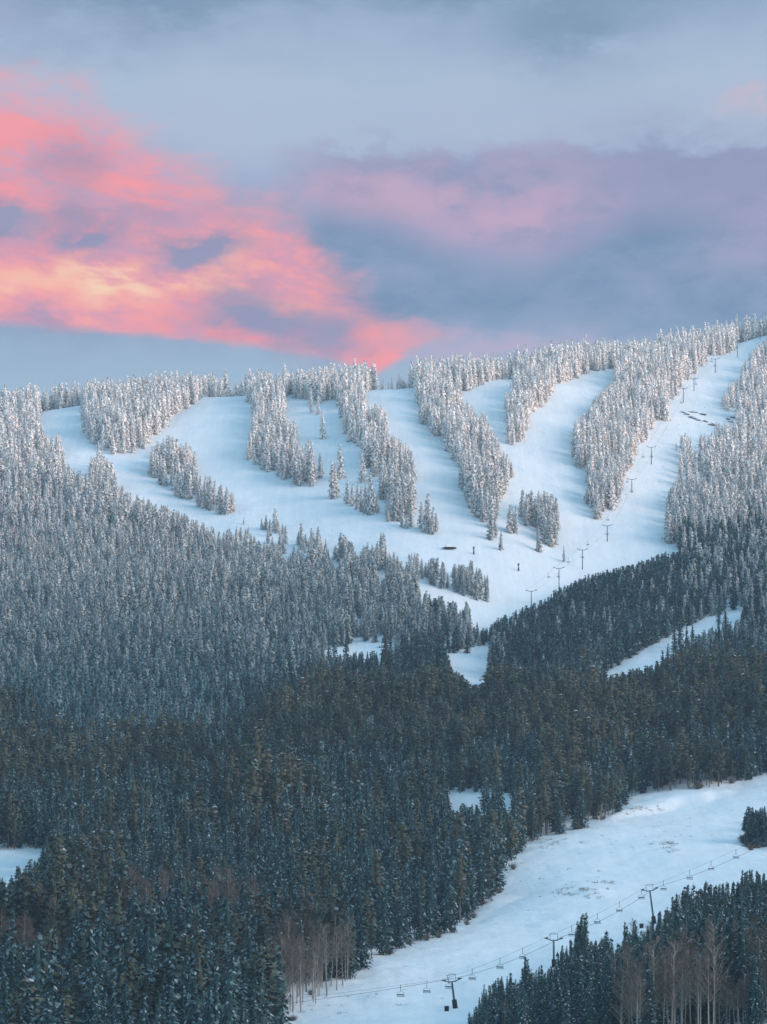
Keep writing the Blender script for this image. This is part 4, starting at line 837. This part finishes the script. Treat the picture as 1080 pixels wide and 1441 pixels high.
MB().box((3.4, 0, .65), (.3, 3.6, .9)).build('blade', STEEL, e); MB().box((-3.3, 0, .7), (1.4, 3.0, .35)).build('tiller', BLACK, e)
MB().box((-.5, 0, 1.75), (4.6, 3.2, 1.25), None, 0, .72).build('snow_load', SNOW, e); tag(e, 'snow-covered parked piste machine with dark ends on the open upper piste', 'snow groomer')
for a, b, c, lab in ((667, 781, 770, 'dark snow gun on a post right of the snow-covered machine'), (730, 805, 794, 'dark snow gun on a post lower down the piste, left of the high lift')):
    g_ = at(a, b); e = empty('snow_gun', g_); MB().tube([(0, 0, -.4), (0, 0, 3.3)], .3, 8).build('post', STEEL, e)
    MB().tube([(0, .7, 3.3), (0, -.5, 3.7), (0, -.7, 3.75)], [.35, .62, .6], 12).build('barrel', STEEL, e, True); MB().box((0, 0, .9), (.9, .9, 1.6), None, 0, .8).build('base_padding', BLACK, e); tag(e, lab, 'snow gun')
def rocks(lst, lab, grp):
    for a, b, sx_, sz_ in lst:
        g_ = at(a, b); sx_ *= 1.25; sz_ *= .7; r = np.random.default_rng(int(a * 7 + b)); bm_v = []; 
        nx_, nz_ = 10, 6; v = []
        for i in range(nz_):
            th = math.pi * .5 * (1 - i / (nz_ - 1)) if i else math.pi * .5
            for k in range(nx_):
                ph = 2 * math.pi * k / nx_; q_ = 1 + r.normal(0, .3); cs = math.cos(math.pi * .5 * i / (nz_ - 1)); v.append((sx_ * cs * math.cos(ph) * q_, sx_ * .5 * cs * math.sin(ph) * q_, -.5 + (sz_ + .5) * math.sin(math.pi * .5 * i / (nz_ - 1)) * (1 + r.normal(0, .05))))
        f = [(i * nx_ + k, i * nx_ + (k + 1) % nx_, (i + 1) * nx_ + (k + 1) % nx_, (i + 1) * nx_ + k) for i in range(nz_ - 1) for k in range(nx_)]
        e = link('rock_ledge', mesh('rock_ledge', v, f, [ROCK]), None, g_); e.rotation_euler = (0, 0, r.uniform(-.4, .1))
        v2 = [(x * 1.02, y * .95 + .5, z * 1.0 + .38) for x, y, z in v]; c_ = link('snow_cap', mesh('snow_cap', v2, f, [SNOW], smooth=True), e); tag(e, lab, 'rock', grp)
rocks([(961,581,1.6,1.2),(966,584,1.8,1.3),(972,588,2.0,1.4),(978,590,1.6,1.3),(983,592,1.8,1.2),(975,580,2.6,.8),(988,584,2.2,1.2),(992,594,1.6,1.3),(1002,599,1.9,2.0)], 'snow-capped dark rock in the outcrop below the high lift', 'rocks of the outcrop')
rocks([(1024,591,1.3,1.2),(1031,588,1.8,.9),(1028,594,1.6,1.0),(1036,594,.9,1.0)], 'snow-capped dark rock in the small outcrop among the right-hand firs', 'rocks of the small outcrop')
# ------------------------------------------------------------------ the cold air over the valley
HZ = 5e-5
if HZ:
    m, nn_, ll_, b_ = newmat('haze'); nn_.remove(b_); pv = nn_.new('ShaderNodeVolumePrincipled'); pv.inputs['Color'].default_value = (.80, .90, 1.0, 1); pv.inputs['Density'].default_value = HZ; pv.inputs['Anisotropy'].default_value = .2
    ll_.new(pv.outputs[0], nn_['Material Output'].inputs['Volume'])
    zlo_ = float(GZ.min()) - 1; zhi_ = float(GZ.max()) + 35
    zhi_ = max(zhi_, 430); o = MB().box((400, 1500, (zlo_ + zhi_) / 2), (3200, 4200, zhi_ - zlo_)).build('haze', m); tag(o, kind='stuff')
SC.cycles.volume_bounces = 1; SC.cycles.volume_max_steps = 16
